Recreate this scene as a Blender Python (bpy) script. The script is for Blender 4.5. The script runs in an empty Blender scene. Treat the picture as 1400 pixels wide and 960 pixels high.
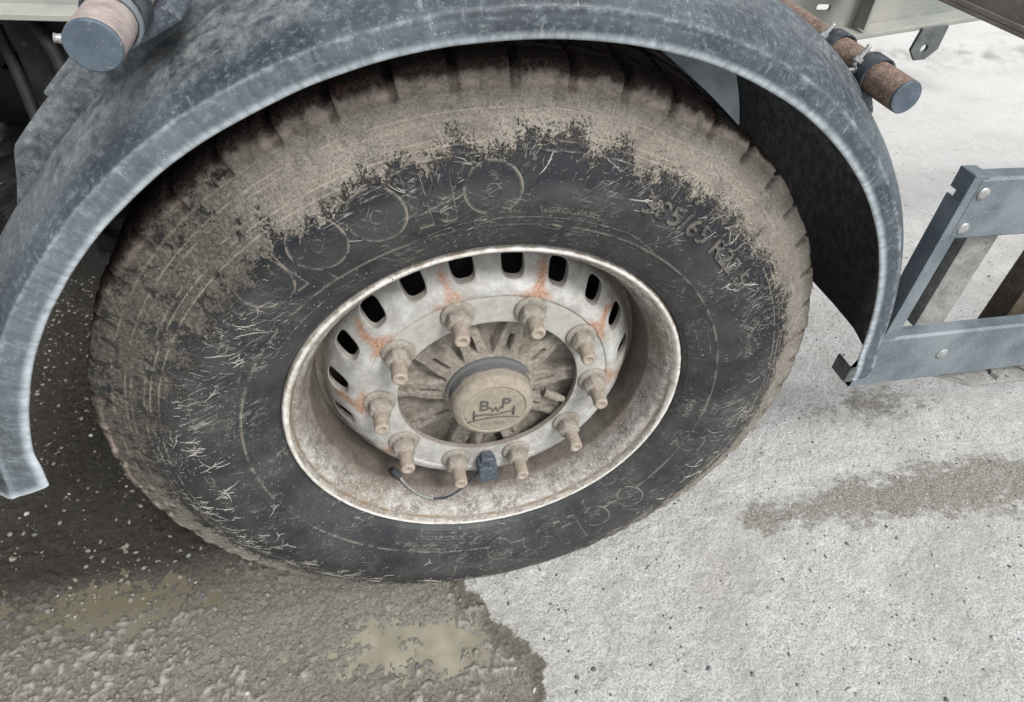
import bpy, math, random
import numpy as np
from mathutils import Vector, Matrix
R = math.radians
PI = math.pi
rng = np.random.RandomState(7)
rnd = random.Random(11)
sc = bpy.context.scene
C = sc.collection

# ------------------------------------------------------------------ camera, light, exposure
WZ = 0.5                                       # height of the wheel centre above the ground
cam = bpy.data.objects.new('camera', bpy.data.cameras.new('camera'))
C.objects.link(cam)
sc.camera = cam
cam.location = (-0.1518, -0.6587, 0.7652 + WZ)
cam.rotation_euler = (0.8672, -0.1002, -0.2402)
cam.data.sensor_width = 36
cam.data.lens = 36 * 909.3 / 1400
cam.data.shift_x = -0.0383
cam.data.shift_y = -0.0337
cam.data.clip_start = 0.02
cam.data.clip_end = 500

SUN_EL, SUN_AZ = 52, 155                       # azimuth clockwise from +Y
world = bpy.data.worlds.new('World')
sc.world = world
world.use_nodes = True
wt = world.node_tree
for n in list(wt.nodes):
    wt.nodes.remove(n)
sky = wt.nodes.new('ShaderNodeTexSky')
sky.sky_type = 'NISHITA'
sky.sun_disc = False
sky.sun_elevation = R(SUN_EL)
sky.sun_rotation = R(SUN_AZ)
sky.dust_density = 3
hsv = wt.nodes.new('ShaderNodeHueSaturation')  # overcast: the cloud layer takes most of the blue out
hsv.inputs['Saturation'].default_value = 0.22
bg = wt.nodes.new('ShaderNodeBackground')
bg.inputs['Strength'].default_value = 0.13
wo = wt.nodes.new('ShaderNodeOutputWorld')
wt.links.new(sky.outputs[0], hsv.inputs['Color'])
wt.links.new(hsv.outputs[0], bg.inputs[0])
wt.links.new(bg.outputs[0], wo.inputs[0])
sun = bpy.data.objects.new('sun', bpy.data.lights.new('sun', 'SUN'))
C.objects.link(sun)
sun.data.energy = 1.5
sun.data.angle = R(14)
sun.data.color = (1, 0.985, 0.965)
d = Vector((math.sin(R(SUN_AZ)) * math.cos(R(SUN_EL)), math.cos(R(SUN_AZ)) * math.cos(R(SUN_EL)), math.sin(R(SUN_EL))))
sun.rotation_euler = d.to_track_quat('Z', 'Y').to_euler()
sc.view_settings.view_transform = 'Standard'
sc.view_settings.look = 'None'
sc.view_settings.exposure = 0.82
sc.view_settings.gamma = 1
sc.view_settings.use_curve_mapping = False

# ------------------------------------------------------------------ numpy noise
_tabs = {}
def vnoise(x, y, seed=0):
    if seed not in _tabs:
        _tabs[seed] = np.random.RandomState(seed + 100).rand(256, 256)
    T = _tabs[seed]
    x = np.asarray(x, float); y = np.asarray(y, float)
    xi = np.floor(x).astype(int); yi = np.floor(y).astype(int)
    fx = x - xi; fy = y - yi
    fx = fx * fx * (3 - 2 * fx); fy = fy * fy * (3 - 2 * fy)
    a = T[xi & 255, yi & 255]; b = T[(xi + 1) & 255, yi & 255]
    c = T[xi & 255, (yi + 1) & 255]; e = T[(xi + 1) & 255, (yi + 1) & 255]
    return (a * (1 - fx) + b * fx) * (1 - fy) + (c * (1 - fx) + e * fx) * fy
def fbm(x, y, seed=0, n=4, g=0.5):
    s = 0; a = 1; t = 0
    for i in range(n):
        s = s + a * vnoise(x * 2 ** i + 7.3 * i, y * 2 ** i + 3.1 * i, seed + i); t += a; a *= g
    return s / t
def sst(a, b, x):
    t = np.clip((x - a) / (b - a), 0, 1)
    return t * t * (3 - 2 * t)

# ------------------------------------------------------------------ object helpers
def mesh_np(name, V, F, attrs=None, smooth=True):
    me = bpy.data.meshes.new(name)
    V = np.asarray(V, np.float32); F = np.asarray(F, np.int32)
    me.vertices.add(len(V)); me.vertices.foreach_set('co', V.ravel())
    k = F.shape[1]
    me.loops.add(F.size); me.loops.foreach_set('vertex_index', F.ravel())
    me.polygons.add(len(F))
    me.polygons.foreach_set('loop_start', np.arange(0, F.size, k, dtype=np.int32))
    me.polygons.foreach_set('use_smooth', np.full(len(F), smooth))
    for a, v in (attrs or {}).items():
        v = np.asarray(v, np.float32)
        if v.ndim == 1:
            at = me.attributes.new(a, 'FLOAT', 'POINT'); at.data.foreach_set('value', v)
        else:
            at = me.attributes.new(a, 'FLOAT_VECTOR', 'POINT'); at.data.foreach_set('vector', v.ravel())
    me.update(calc_edges=True)
    me.validate()
    return me
def link(name, me, mat=None, parent=None, loc=(0, 0, 0), label=None):
    o = bpy.data.objects.new(name, me)
    C.objects.link(o)
    if mat is not None and me is not None and not me.materials:
        me.materials.append(mat)
    o.location = loc
    o.parent = parent
    if label:
        o['label'] = label
    return o
def grid_faces(nu, nv, wrap_u=False, flip=False):
    iu = np.arange(nu if wrap_u else nu - 1); iv = np.arange(nv - 1)
    U, W = np.meshgrid(iu, iv, indexing='ij')
    a = U * nv + W; b = ((U + 1) % nu) * nv + W
    F = np.stack([a, b, b + 1, a + 1], -1).reshape(-1, 4)
    return F[:, ::-1] if flip else F

class MB:
    """collects primitives into one mesh"""
    def __init__(s): s.v = []; s.f = []; s.sm = []
    def add(s, vs, fs, smooth=False):
        k = len(s.v); s.v += [tuple(v) for v in vs]; s.f += [tuple(i + k for i in f) for f in fs]; s.sm += [smooth] * len(fs)
        return s
    def box(s, x0, x1, y0, y1, z0, z1, M=None):
        vs = [Vector((x, y, z)) for x in (x0, x1) for y in (y0, y1) for z in (z0, z1)]
        if M is not None: vs = [M @ v for v in vs]
        return s.add(vs, [(0, 1, 3, 2), (4, 6, 7, 5), (0, 4, 5, 1), (2, 3, 7, 6), (0, 2, 6, 4), (1, 5, 7, 3)])
    def tube(s, pts, rad, n=16, caps=True, smooth=True):
        pts = [Vector(p) for p in pts]
        if not hasattr(rad, '__len__'): rad = [rad] * len(pts)
        vs = []; up = None
        for i, p in enumerate(pts):
            t = (pts[min(i + 1, len(pts) - 1)] - pts[max(i - 1, 0)])
            if t.length < 1e-9: t = pts[min(i + 2, len(pts) - 1)] - pts[max(i - 2, 0)]
            t.normalize()
            if up is None:
                up = Vector((0, 0, 1)) if abs(t.z) < 0.9 else Vector((1, 0, 0))
            u = (up - t * up.dot(t)).normalized(); w = t.cross(u); up = u
            for k in range(n):
                a = 2 * PI * k / n
                vs.append(p + (u * math.cos(a) + w * math.sin(a)) * rad[i])
        fs = []
        for i in range(len(pts) - 1):
            for k in range(n):
                a = i * n + k; b = i * n + (k + 1) % n
                fs.append((a, b, b + n, a + n))
        s.add(vs, fs, smooth)
        if caps:
            k = len(s.v) - len(vs)
            s.f.append(tuple(k + j for j in reversed(range(n)))); s.sm.append(False)
            e = k + (len(pts) - 1) * n
            s.f.append(tuple(e + j for j in range(n))); s.sm.append(False)
        return s
    def prism(s, poly, y0, y1, M=None, smooth_side=False):
        """poly in x,z extruded along y"""
        n = len(poly)
        vs = [Vector((x, y0, z)) for x, z in poly] + [Vector((x, y1, z)) for x, z in poly]
        if M is not None: vs = [M @ v for v in vs]
        s.add(vs, [tuple(range(n)), tuple(reversed(range(n, 2 * n)))])
        k = len(s.v) - 2 * n
        for i in range(n):
            j = (i + 1) % n
            s.f.append((k + i, k + n + i, k + n + j, k + j)); s.sm.append(smooth_side)
        return s
    def build(s, name, mat, parent=None, loc=(0, 0, 0), bevel=0, seg=2, label=None, fix=True):
        me = bpy.data.meshes.new(name)
        me.from_pydata([tuple(v) for v in s.v], [], s.f)
        me.polygons.foreach_set('use_smooth', s.sm)
        if fix:
            import bmesh
            bm = bmesh.new(); bm.from_mesh(me)
            bmesh.ops.recalc_face_normals(bm, faces=bm.faces)
            bm.to_mesh(me); bm.free()
        me.update()
        o = link(name, me, mat, parent, loc, label)
        if bevel:
            m = o.modifiers.new('b', 'BEVEL'); m.width = bevel; m.segments = seg; m.limit_method = 'ANGLE'; m.angle_limit = R(35)
            m.harden_normals = False
        return o

# ------------------------------------------------------------------ material helper
class NT:
    def __init__(s, name, rough=0.8, spec=0.3):
        s.m = bpy.data.materials.new(name); s.m.use_nodes = True
        s.t = s.m.node_tree; s.b = s.t.nodes['Principled BSDF']
        s.b.inputs['Roughness'].default_value = rough
        s.b.inputs['Specular IOR Level'].default_value = spec
        s._c = None
    def n(s, typ, **kw):
        o = s.t.nodes.new(typ)
        for k, v in kw.items(): setattr(o, k, v)
        return o
    def put(s, sock, v):
        if isinstance(v, bpy.types.NodeSocket): s.t.links.new(v, sock)
        elif isinstance(v, tuple) and len(v) == 3 and sock.type == 'RGBA': sock.default_value = (*v, 1)
        else: sock.default_value = v
    def obj(s):
        if s._c is None: s._c = s.n('ShaderNodeTexCoord').outputs['Object']
        return s._c
    def attr(s, name, vec=False):
        a = s.n('ShaderNodeAttribute', attribute_name=name)
        return a.outputs['Vector' if vec else 'Fac']
    def scale(s, v, sx, sy, sz):
        m = s.n('ShaderNodeMapping'); s.put(m.inputs['Vector'], v); m.inputs['Scale'].default_value = (sx, sy, sz)
        return m.outputs[0]
    def noise(s, scale, detail=4, rough=0.6, vec=None, dist=0.0):
        o = s.n('ShaderNodeTexNoise'); s.put(o.inputs['Vector'], vec if vec is not None else s.obj())
        o.inputs['Scale'].default_value = scale; o.inputs['Detail'].default_value = detail
        o.inputs['Roughness'].default_value = rough; o.inputs['Distortion'].default_value = dist
        return o.outputs['Fac']
    def voro(s, scale, feature='F1', vec=None, out='Distance', rand=1.0):
        o = s.n('ShaderNodeTexVoronoi', feature=feature); s.put(o.inputs['Vector'], vec if vec is not None else s.obj())
        o.inputs['Scale'].default_value = scale; o.inputs['Randomness'].default_value = rand
        return o.outputs[out]
    def ramp(s, f, a, b, lo=0.0, hi=1.0, smooth=True):
        o = s.n('ShaderNodeMapRange'); o.interpolation_type = 'SMOOTHSTEP' if smooth else 'LINEAR'
        s.put(o.inputs['Value'], f)
        for k, v in (('From Min', a), ('From Max', b), ('To Min', lo), ('To Max', hi)): s.put(o.inputs[k], v)
        return o.outputs[0]
    def math(s, op, a, b=0.0, c=0.0, clamp=False):
        o = s.n('ShaderNodeMath', operation=op); o.use_clamp = clamp
        s.put(o.inputs[0], a); s.put(o.inputs[1], b); s.put(o.inputs[2], c)
        return o.outputs[0]
    def mix(s, f, a, b):
        o = s.n('ShaderNodeMix', data_type='RGBA')
        s.put(o.inputs[0], f); s.put(o.inputs[6], a); s.put(o.inputs[7], b)
        return o.outputs[2]
    def color(s, v): s.put(s.b.inputs['Base Color'], v); return s
    def rough(s, v): s.put(s.b.inputs['Roughness'], v); return s
    def metal(s, v): s.put(s.b.inputs['Metallic'], v); return s
    def bump(s, h, strength=0.5, dist=0.002):
        o = s.n('ShaderNodeBump'); s.put(o.inputs['Height'], h)
        o.inputs['Strength'].default_value = strength; o.inputs['Distance'].default_value = dist
        s.t.links.new(o.outputs[0], s.b.inputs['Normal']); return s

MUD = (0.262, 0.241, 0.208)
MUD_D = (0.128, 0.115, 0.098)
# tyre rubber with dried mud ------------------------------------------------
def mat_tyre():
    m = NT('muddy_rubber', 0.7, 0.25)
    pol = m.attr('pol', True)
    mud = m.attr('mud'); ring = m.attr('ring'); wet = m.attr('wetband')
    n1 = m.noise(60, 6, 0.7, pol); n2 = m.noise(320, 4, 0.7, pol); n3 = m.noise(14, 4, 0.6, pol)
    n4 = m.noise(900, 2, 0.6, pol)
    streak = m.noise(1.0, 4, 0.7, m.scale(pol, 420, 60, 120))
    # ragged edge of the mud coat
    k = m.math('ADD', mud, m.math('MULTIPLY', m.math('SUBTRACT', n1, 0.5), 0.9))
    k = m.math('ADD', k, m.math('MULTIPLY', m.math('SUBTRACT', n2, 0.5), 1.0))
    k = m.math('ADD', k, m.math('MULTIPLY', m.math('SUBTRACT', n4, 0.5), 0.5))
    k = m.math('ADD', k, m.math('MULTIPLY', m.math('SUBTRACT', streak, 0.5), 0.5))
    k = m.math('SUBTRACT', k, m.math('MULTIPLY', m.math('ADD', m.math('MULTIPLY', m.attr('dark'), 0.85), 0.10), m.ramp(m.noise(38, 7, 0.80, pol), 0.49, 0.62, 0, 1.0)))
    cover = m.ramp(k, 0.40, 0.58)
    film = m.ramp(m.math('ADD', n3, m.math('MULTIPLY', n1, 0.5)), 0.45, 1.0)
    rub = m.mix(film, (0.020, 0.0225, 0.026), (0.052, 0.054, 0.053))
    rub = m.mix(wet, rub, m.mix(n3, (0.008, 0.009, 0.012), (0.021, 0.0225, 0.026)))
    # fine scratches and specks of dust on the rubber
    for (ry, sx, sz, t0, t1, st) in ((0.5, 30, 620, 0.60, 0.68, 0.75), (-0.35, 34, 560, 0.615, 0.69, 0.6), (1.3, 30, 600, 0.64, 0.70, 0.5)):
        mp_ = m.n('ShaderNodeMapping'); m.put(mp_.inputs['Vector'], pol); mp_.inputs['Rotation'].default_value = (0, ry, 0); mp_.inputs['Scale'].default_value = (1, 1, 1)
        sn = m.noise(1.0, 2, 0.5, m.scale(mp_.outputs[0], sx, 200, sz), 0.6)
        gate = m.ramp(m.noise(16, 4, 0.7, m.scale(pol, 1, 1, 1 + abs(ry) * 0.1)), 0.46, 0.60)
        rub = m.mix(m.math('MULTIPLY', m.math('MULTIPLY', m.ramp(sn, t0, t1), gate), st), rub, (0.27, 0.255, 0.225))
    vs = m.voro(260, 'F1', pol)
    speck = m.math('MULTIPLY', m.ramp(vs, 0.20, 0.08), m.ramp(n1, 0.5, 0.62))
    rub = m.mix(m.math('MULTIPLY', speck, 0.6), rub, (0.34, 0.33, 0.30))
    mudc = m.mix(m.ramp(n2, 0.32, 0.62), MUD_D, MUD)
    mudc = m.mix(m.ramp(n4, 0.50, 0.66, 0, 0.8), mudc, (0.40, 0.365, 0.31))
    mudc = m.mix(m.ramp(m.noise(16, 9, 0.82, pol), 0.48, 0.64, 0, 0.78), mudc, (0.088, 0.079, 0.068))
    mudc = m.mix(m.ramp(n3, 0.42, 0.62, 0.0, 0.45), mudc, (0.155, 0.136, 0.112))
    dk = m.attr('dark')
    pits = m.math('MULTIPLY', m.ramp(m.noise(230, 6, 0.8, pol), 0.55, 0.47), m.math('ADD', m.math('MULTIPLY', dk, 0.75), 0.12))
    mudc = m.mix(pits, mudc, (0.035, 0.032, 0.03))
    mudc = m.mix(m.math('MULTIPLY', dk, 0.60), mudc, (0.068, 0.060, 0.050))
    col = m.mix(cover, rub, mudc)
    # pale lines where mud caught on the moulded rings
    rl = m.math('MULTIPLY', ring, m.ramp(m.noise(30, 5, 0.8, pol), 0.42, 0.54))
    col = m.mix(m.math('MULTIPLY', rl, 0.60), col, (0.38, 0.34, 0.275))
    # tread crown: dark damp grime, reddish
    tr = m.attr('tread')
    tcol = m.mix(m.ramp(n2, 0.35, 0.65), (0.012, 0.0095, 0.009), (0.066, 0.048, 0.041))
    tcol = m.mix(m.ramp(m.noise(26, 5, 0.7, pol), 0.60, 0.68, 0, 0.8), tcol, (0.115, 0.030, 0.024))
    col = m.mix(tr, col, tcol)
    edge = m.attr('shoulder')
    col = m.mix(m.math('MULTIPLY', edge, m.ramp(n1, 0.40, 0.6)), col, (0.36, 0.295, 0.25))
    m.color(col)
    m.rough(m.ramp(m.math('ADD', cover, m.math('MULTIPLY', n2, 0.5)), 0.1, 1.0, 0.5, 0.95))
    h = m.math('ADD', m.math('MULTIPLY', n2, 0.5), m.math('MULTIPLY', n4, 0.35))
    h = m.math('MULTIPLY', h, m.math('ADD', m.math('MULTIPLY', cover, 1.0), 0.12))
    h = m.math('ADD', h, m.math('MULTIPLY', cover, 0.5))
    m.bump(h, 0.9, 0.003)
    return m.m
def mat_simple(name, c1, c2, s1=80, rough=0.8, c3=None, s3=400, t3=(0.6, 0.7), bump=0.3, bd=0.001, metal=0.0, spec=0.3):
    m = NT(name, rough, spec)
    a = m.noise(s1, 5, 0.65)
    col = m.mix(m.ramp(a, 0.3, 0.7), c1, c2)
    f = m.noise(s3, 3, 0.6)
    if c3 is not None: col = m.mix(m.ramp(f, *t3), col, c3)
    m.color(col); m.metal(metal)
    m.bump(m.math('ADD', a, m.math('MULTIPLY', f, 0.6)), bump, bd)
    return m.m

def mat_rim_lip():
    m = NT('worn_rim_lip', 0.5, 0.45)
    pol = m.attr('pol', True); r = m.attr('rad')
    n1 = m.noise(45, 5, 0.7, pol); n2 = m.noise(330, 3, 0.7, pol)
    lip = m.attr('lip')                                      # 1 on the rolled edge
    base = m.mix(m.ramp(n1, 0.35, 0.65), (0.150, 0.132, 0.110), (0.33, 0.315, 0.285))
    n3 = m.noise(120, 5, 0.75, pol)
    base = m.mix(m.ramp(n3, 0.50, 0.64, 0, 0.75), base, (0.44, 0.435, 0.42))
    base = m.mix(m.ramp(m.noise(9, 4, 0.6, pol), 0.50, 0.64, 0, 0.6), base, (0.155, 0.125, 0.092))
    base = m.mix(m.ramp(n2, 0.57, 0.64, 0, 0.7), base, (0.56, 0.56, 0.55))
    base = m.mix(m.ramp(n2, 0.40, 0.33, 0, 0.6), base, (0.09, 0.075, 0.06))
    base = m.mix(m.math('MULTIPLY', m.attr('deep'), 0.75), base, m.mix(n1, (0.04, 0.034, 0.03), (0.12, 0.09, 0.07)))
    lipc = m.mix(m.ramp(n1, 0.42, 0.70), (0.62, 0.605, 0.57), (0.38, 0.355, 0.30))
    chips = m.ramp(m.noise(150, 4, 0.7, pol), 0.62, 0.68)
    lipc = m.mix(chips, lipc, (0.13, 0.085, 0.05))
    col = m.mix(lip, base, lipc)
    col = m.mix(m.math('MULTIPLY', m.attr('seam'), m.ramp(n1, 0.35, 0.6)), col, (0.15, 0.11, 0.065))
    m.color(col); m.rough(m.mix(lip, (0.75,) * 3, (0.42,) * 3))
    m.bump(m.math('ADD', n1, m.math('MULTIPLY', n2, 0.5)), 0.35, 0.0012)
    return m.m
def mat_disc():
    m = NT('worn_silver_disc', 0.5, 0.4)
    pol = m.attr('pol', True)
    n1 = m.noise(35, 5, 0.65, pol); n2 = m.noise(260, 4, 0.7, pol); n3 = m.noise(90, 5, 0.75, pol)
    streak = m.noise(1.0, 4, 0.7, m.scale(pol, 260, 40, 40))
    base = m.mix(m.ramp(n1, 0.35, 0.65), (0.26, 0.258, 0.242), (0.45, 0.45, 0.43))
    base = m.mix(m.ramp(n2, 0.60, 0.70, 0, 0.5), base, (0.74, 0.74, 0.72))
    base = m.mix(m.ramp(n3, 0.53, 0.64, 0, 0.6), base, (0.27, 0.25, 0.22))
    base = m.mix(m.ramp(n2, 0.36, 0.30, 0, 0.7), base, (0.16, 0.14, 0.12))
    dust = m.attr('dust')
    dustc = m.mix(m.ramp(n3, 0.3, 0.7), (0.30, 0.288, 0.258), (0.40, 0.39, 0.355))
    dustc = m.mix(m.ramp(streak, 0.62, 0.72, 0, 0.5), dustc, (0.60, 0.59, 0.56))
    col = m.mix(m.math('MULTIPLY', dust, 0.9), base, dustc)
    rust = m.attr('rust')
    rk = m.ramp(m.math('ADD', rust, m.math('MULTIPLY', m.math('SUBTRACT', n3, 0.5), 1.3)), 0.15, 1.0)
    rustc = m.mix(m.ramp(n2, 0.35, 0.65), (0.20, 0.085, 0.045), (0.40, 0.225, 0.135))
    col = m.mix(m.math('MULTIPLY', rk, 0.85), col, rustc)
    grime = m.attr('grime')
    gk = m.math('MULTIPLY', grime, m.ramp(n3, 0.25, 0.6, 0.5, 1.0))
    col = m.mix(gk, col, m.mix(n2, (0.10, 0.08, 0.062), (0.24, 0.195, 0.155)))
    m.color(col); m.rough(m.ramp(n3, 0.3, 0.7, 0.42, 0.75))
    m.bump(m.math('ADD', n3, m.math('MULTIPLY', n2, 0.4)), 0.25, 0.001)
    return m.m
def mat_dusty(name, c1, c2, c3, pit=(0.06, 0.045, 0.035)):
    m = NT(name, 0.9, 0.2)
    n1 = m.noise(120, 5, 0.7); n2 = m.noise(600, 3, 0.7); n3 = m.noise(1100, 2, 0.6)
    col = m.mix(m.ramp(n1, 0.3, 0.7), c1, c2)
    col = m.mix(m.ramp(n2, 0.58, 0.68, 0, 0.7), col, c3)
    col = m.mix(m.ramp(n3, 0.64, 0.70, 0, 0.7), col, pit)
    m.color(col); m.bump(m.math('ADD', n1, m.math('MULTIPLY', n2, 0.7)), 0.8, 0.0018)
    return m.m
def mat_guard():
    m = NT('faded_blue_grey_plastic', 0.5, 0.4)
    pol = m.attr('pol', True)          # (arc length, radius, y)
    n1 = m.noise(9, 7, 0.72, pol); n2 = m.noise(60, 6, 0.75, pol); n3 = m.noise(420, 3, 0.7, pol)
    stra = m.noise(1.0, 5, 0.72, m.scale(pol, 26, 130, 22))     # runs radially
    strb = m.noise(1.0, 5, 0.65, m.scale(pol, 130, 26, 26))
    base = m.mix(m.ramp(n1, 0.35, 0.68), (0.018, 0.026, 0.034), (0.054, 0.071, 0.086))
    base = m.mix(m.ramp(n2, 0.50, 0.72, 0, 0.5), base, (0.130, 0.158, 0.178))
    base = m.mix(m.ramp(m.noise(150, 6, 0.75, pol), 0.50, 0.66, 0, 0.34), base, (0.22, 0.255, 0.275))
    base = m.mix(m.ramp(strb, 0.60, 0.74, 0, 0.45), base, (0.28, 0.315, 0.335))
    base = m.mix(m.ramp(stra, 0.56, 0.72, 0, 0.30), base, (0.25, 0.28, 0.295))
    up = m.attr('updust')
    base = m.mix(m.math('MULTIPLY', up, m.ramp(n2, 0.3, 0.68)), base, m.mix(n3, (0.17, 0.18, 0.18), (0.36, 0.365, 0.355)))
    cr = m.attr('crease')
    base = m.mix(m.math('MULTIPLY', cr, m.ramp(n2, 0.42, 0.66, 0.1, 0.6)), base, (0.36, 0.40, 0.43))
    ed = m.attr('edge')  # lip highlight painted into the plastic as a pale edge
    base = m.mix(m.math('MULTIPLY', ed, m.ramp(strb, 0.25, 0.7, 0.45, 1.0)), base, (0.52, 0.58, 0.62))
    speck = m.math('MULTIPLY', m.ramp(m.voro(260, 'F1', pol), 0.17, 0.08), m.math('MULTIPLY', m.ramp(n2, 0.45, 0.62), m.ramp(n1, 0.42, 0.6)))
    base = m.mix(speck, base, (0.50, 0.51, 0.50))
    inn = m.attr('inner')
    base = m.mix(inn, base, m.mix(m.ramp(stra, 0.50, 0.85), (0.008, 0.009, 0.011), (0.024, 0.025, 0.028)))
    m.color(base); m.rough(m.ramp(n2, 0.3, 0.7, 0.34, 0.72))
    m.bump(m.math('ADD', n2, m.math('MULTIPLY', n3, 0.5)), 0.22, 0.0015)
    return m.m
def mat_ground():
    m = NT('dusty_and_muddy_ground', 0.9, 0.25)
    wet = m.attr('wet'); damp = m.attr('damp'); hh = m.attr('lump')
    n1 = m.noise(3.0, 5, 0.6); n2 = m.noise(45, 6, 0.7); n3 = m.noise(190, 5, 0.7); n4 = m.noise(620, 3, 0.6)
    n5 = m.noise(300, 4, 0.75)
    dry = m.mix(m.ramp(n3, 0.38, 0.58), (0.32, 0.32, 0.305), (0.60, 0.60, 0.58))
    dry = m.mix(m.ramp(n5, 0.45, 0.36, 0, 0.75), dry, (0.17, 0.168, 0.158))
    dry = m.mix(m.ramp(n5, 0.53, 0.62, 0, 0.75), dry, (0.80, 0.80, 0.785))
    dry = m.mix(m.ramp(n4, 0.50, 0.64, 0, 0.75), dry, (0.70, 0.695, 0.675))
    dry = m.mix(m.ramp(n4, 0.42, 0.34, 0, 0.6), dry, (0.22, 0.215, 0.20))
    dry = m.mix(m.ramp(n2, 0.58, 0.70, 0, 0.45), dry, (0.27, 0.25, 0.20))
    dry = m.mix(m.ramp(n1, 0.46, 0.70, 0, 0.40), dry, (0.37, 0.345, 0.29))
    nm = m.noise(14, 5, 0.65)
    dry = m.mix(m.ramp(nm, 0.36, 0.62, 0.28, 0), dry, (0.33, 0.325, 0.305))
    dry = m.mix(m.ramp(nm, 0.52, 0.72, 0, 0.3), dry, (0.64, 0.635, 0.61))
    dry = m.mix(m.math('MULTIPLY', m.attr('pale'), 0.65), dry, (0.66, 0.655, 0.63))  # far ground lightened in its colour, for the brighter light out there
    # dark stone chips set in the surface
    vd = m.voro(75, 'F1'); vc = m.voro(75, 'F1', out='Color')
    sep = m.n('ShaderNodeSeparateColor'); m.put(sep.inputs[0], vc)
    chip = m.math('MULTIPLY', m.ramp(vd, 0.25, 0.17), m.ramp(sep.outputs[0], 0.90, 0.905))
    dry = m.mix(chip, dry, m.mix(sep.outputs[1], (0.055, 0.065, 0.08), (0.20, 0.19, 0.17)))
    ws = m.mix(m.ramp(n3, 0.3, 0.65), (0.150, 0.140, 0.115), (0.280, 0.266, 0.228))
    ws = m.mix(m.ramp(hh, 0.12, 0.6), ws, (0.42, 0.40, 0.345))  # lump tops lightened: sky sheen on wet mud, painted into the colour
    ws = m.mix(m.math('MULTIPLY', m.ramp(wet, 0.97, 0.75), 0.55), ws, (0.10, 0.086, 0.062))
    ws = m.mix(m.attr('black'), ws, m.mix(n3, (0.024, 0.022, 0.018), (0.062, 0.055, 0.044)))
    wk = m.ramp(m.math('ADD', wet, m.math('MULTIPLY', m.math('SUBTRACT', n2, 0.5), 0.6)), 0.42, 0.56)
    dk = m.ramp(m.math('ADD', damp, m.math('MULTIPLY', m.math('SUBTRACT', m.noise(95, 6, 0.75), 0.5), 2.0)), 0.38, 0.88)
    dk = m.math('MULTIPLY', dk, m.ramp(n5, 0.62, 0.50, 0.25, 1.0))
    col = m.mix(m.math('MULTIPLY', dk, 0.85), dry, m.mix(n3, (0.12, 0.106, 0.080), (0.24, 0.22, 0.175)))
    col = m.mix(wk, col, ws)
    m.color(col)
    m.rough(m.math('ADD', m.math('MULTIPLY', wk, -0.66), m.ramp(n3, 0.2, 0.8, 0.86, 0.98)))
    m.bump(m.math('ADD', m.math('ADD', n3, m.math('MULTIPLY', n4, 0.55)), m.math('MULTIPLY', n2, 0.6)), 0.95, 0.006)
    return m.m
def mat_water():
    m = NT('muddy_water', 0.04, 0.6)
    n = m.noise(14, 4, 0.6)
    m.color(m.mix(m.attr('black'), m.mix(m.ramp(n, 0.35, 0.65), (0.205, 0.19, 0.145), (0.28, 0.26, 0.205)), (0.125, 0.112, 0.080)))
    m.bump(m.noise(40, 3, 0.5), 0.12, 0.001)
    return m.m

M_TYRE = mat_tyre(); M_LIP = mat_rim_lip(); M_DISC = mat_disc(); M_GUARD = mat_guard()
M_NUT = mat_dusty('dusty_nut', (0.205, 0.185, 0.155), (0.315, 0.29, 0.25), (0.47, 0.44, 0.39))
M_STUD = mat_dusty('dusty_stud', (0.28, 0.235, 0.19), (0.37, 0.32, 0.265), (0.50, 0.45, 0.385))
M_LETTER2 = mat_simple('raised_black_rubber', (0.040, 0.041, 0.042), (0.085, 0.083, 0.078), 60, 0.75, (0.24, 0.225, 0.20), 260, (0.54, 0.64), 0.3)
M_LETTER = mat_simple('raised_rubber', (0.042, 0.042, 0.041), (0.078, 0.074, 0.066), 60, 0.8, (0.17, 0.16, 0.14), 300, (0.62, 0.72), 0.3)
M_SPLASH = mat_simple('dried_splash', (0.20, 0.19, 0.165), (0.40, 0.385, 0.345), 30, 0.9, None, 400, bump=0.2)
M_STEEL = mat_simple('dusty_galvanised_steel', (0.085, 0.112, 0.132), (0.185, 0.215, 0.235), 11, 0.5, (0.30, 0.31, 0.31), 420, (0.56, 0.74), 0.25, metal=0.15, spec=0.5)
M_STEELD = mat_simple('dirty_steel', (0.145, 0.150, 0.142), (0.26, 0.262, 0.248), 30, 0.7, (0.10, 0.09, 0.075), 150, (0.56, 0.7), 0.4)
M_RAIL = mat_simple('dusty_chassis_paint', (0.19, 0.21, 0.205), (0.32, 0.315, 0.28), 7, 0.75, (0.34, 0.33, 0.29), 330, (0.5, 0.7), 0.25)
M_RAILB = mat_simple('grey_beige_chassis_paint', (0.19, 0.165, 0.135), (0.26, 0.23, 0.19), 12, 0.7, (0.32, 0.29, 0.24), 90, (0.55, 0.7), 0.2)
M_RUST = mat_simple('rusty_tube', (0.105, 0.068, 0.052), (0.20, 0.145, 0.115), 70, 0.85, (0.34, 0.27, 0.22), 380, (0.52, 0.72), 0.8, 0.0015)
M_RUSTP = mat_simple('pinkish_dusty_tube', (0.22, 0.185, 0.172), (0.33, 0.285, 0.265), 90, 0.8, (0.22, 0.12, 0.085), 200, (0.66, 0.74), 0.4)
M_CAP = mat_simple('grey_plastic_cap', (0.055, 0.075, 0.097), (0.09, 0.115, 0.14), 50, 0.55, (0.26, 0.28, 0.29), 380, (0.60, 0.74), 0.15)
M_RUBBER = mat_simple('black_rubber', (0.02, 0.024, 0.03), (0.06, 0.07, 0.08), 60, 0.6, (0.16, 0.17, 0.18), 300, (0.6, 0.72), 0.3)
M_BLUEBLK = mat_simple('dusty_black_plastic', (0.03, 0.042, 0.06), (0.09, 0.105, 0.125), 160, 0.6, (0.22, 0.22, 0.21), 420, (0.56, 0.68), 0.5)
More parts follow.
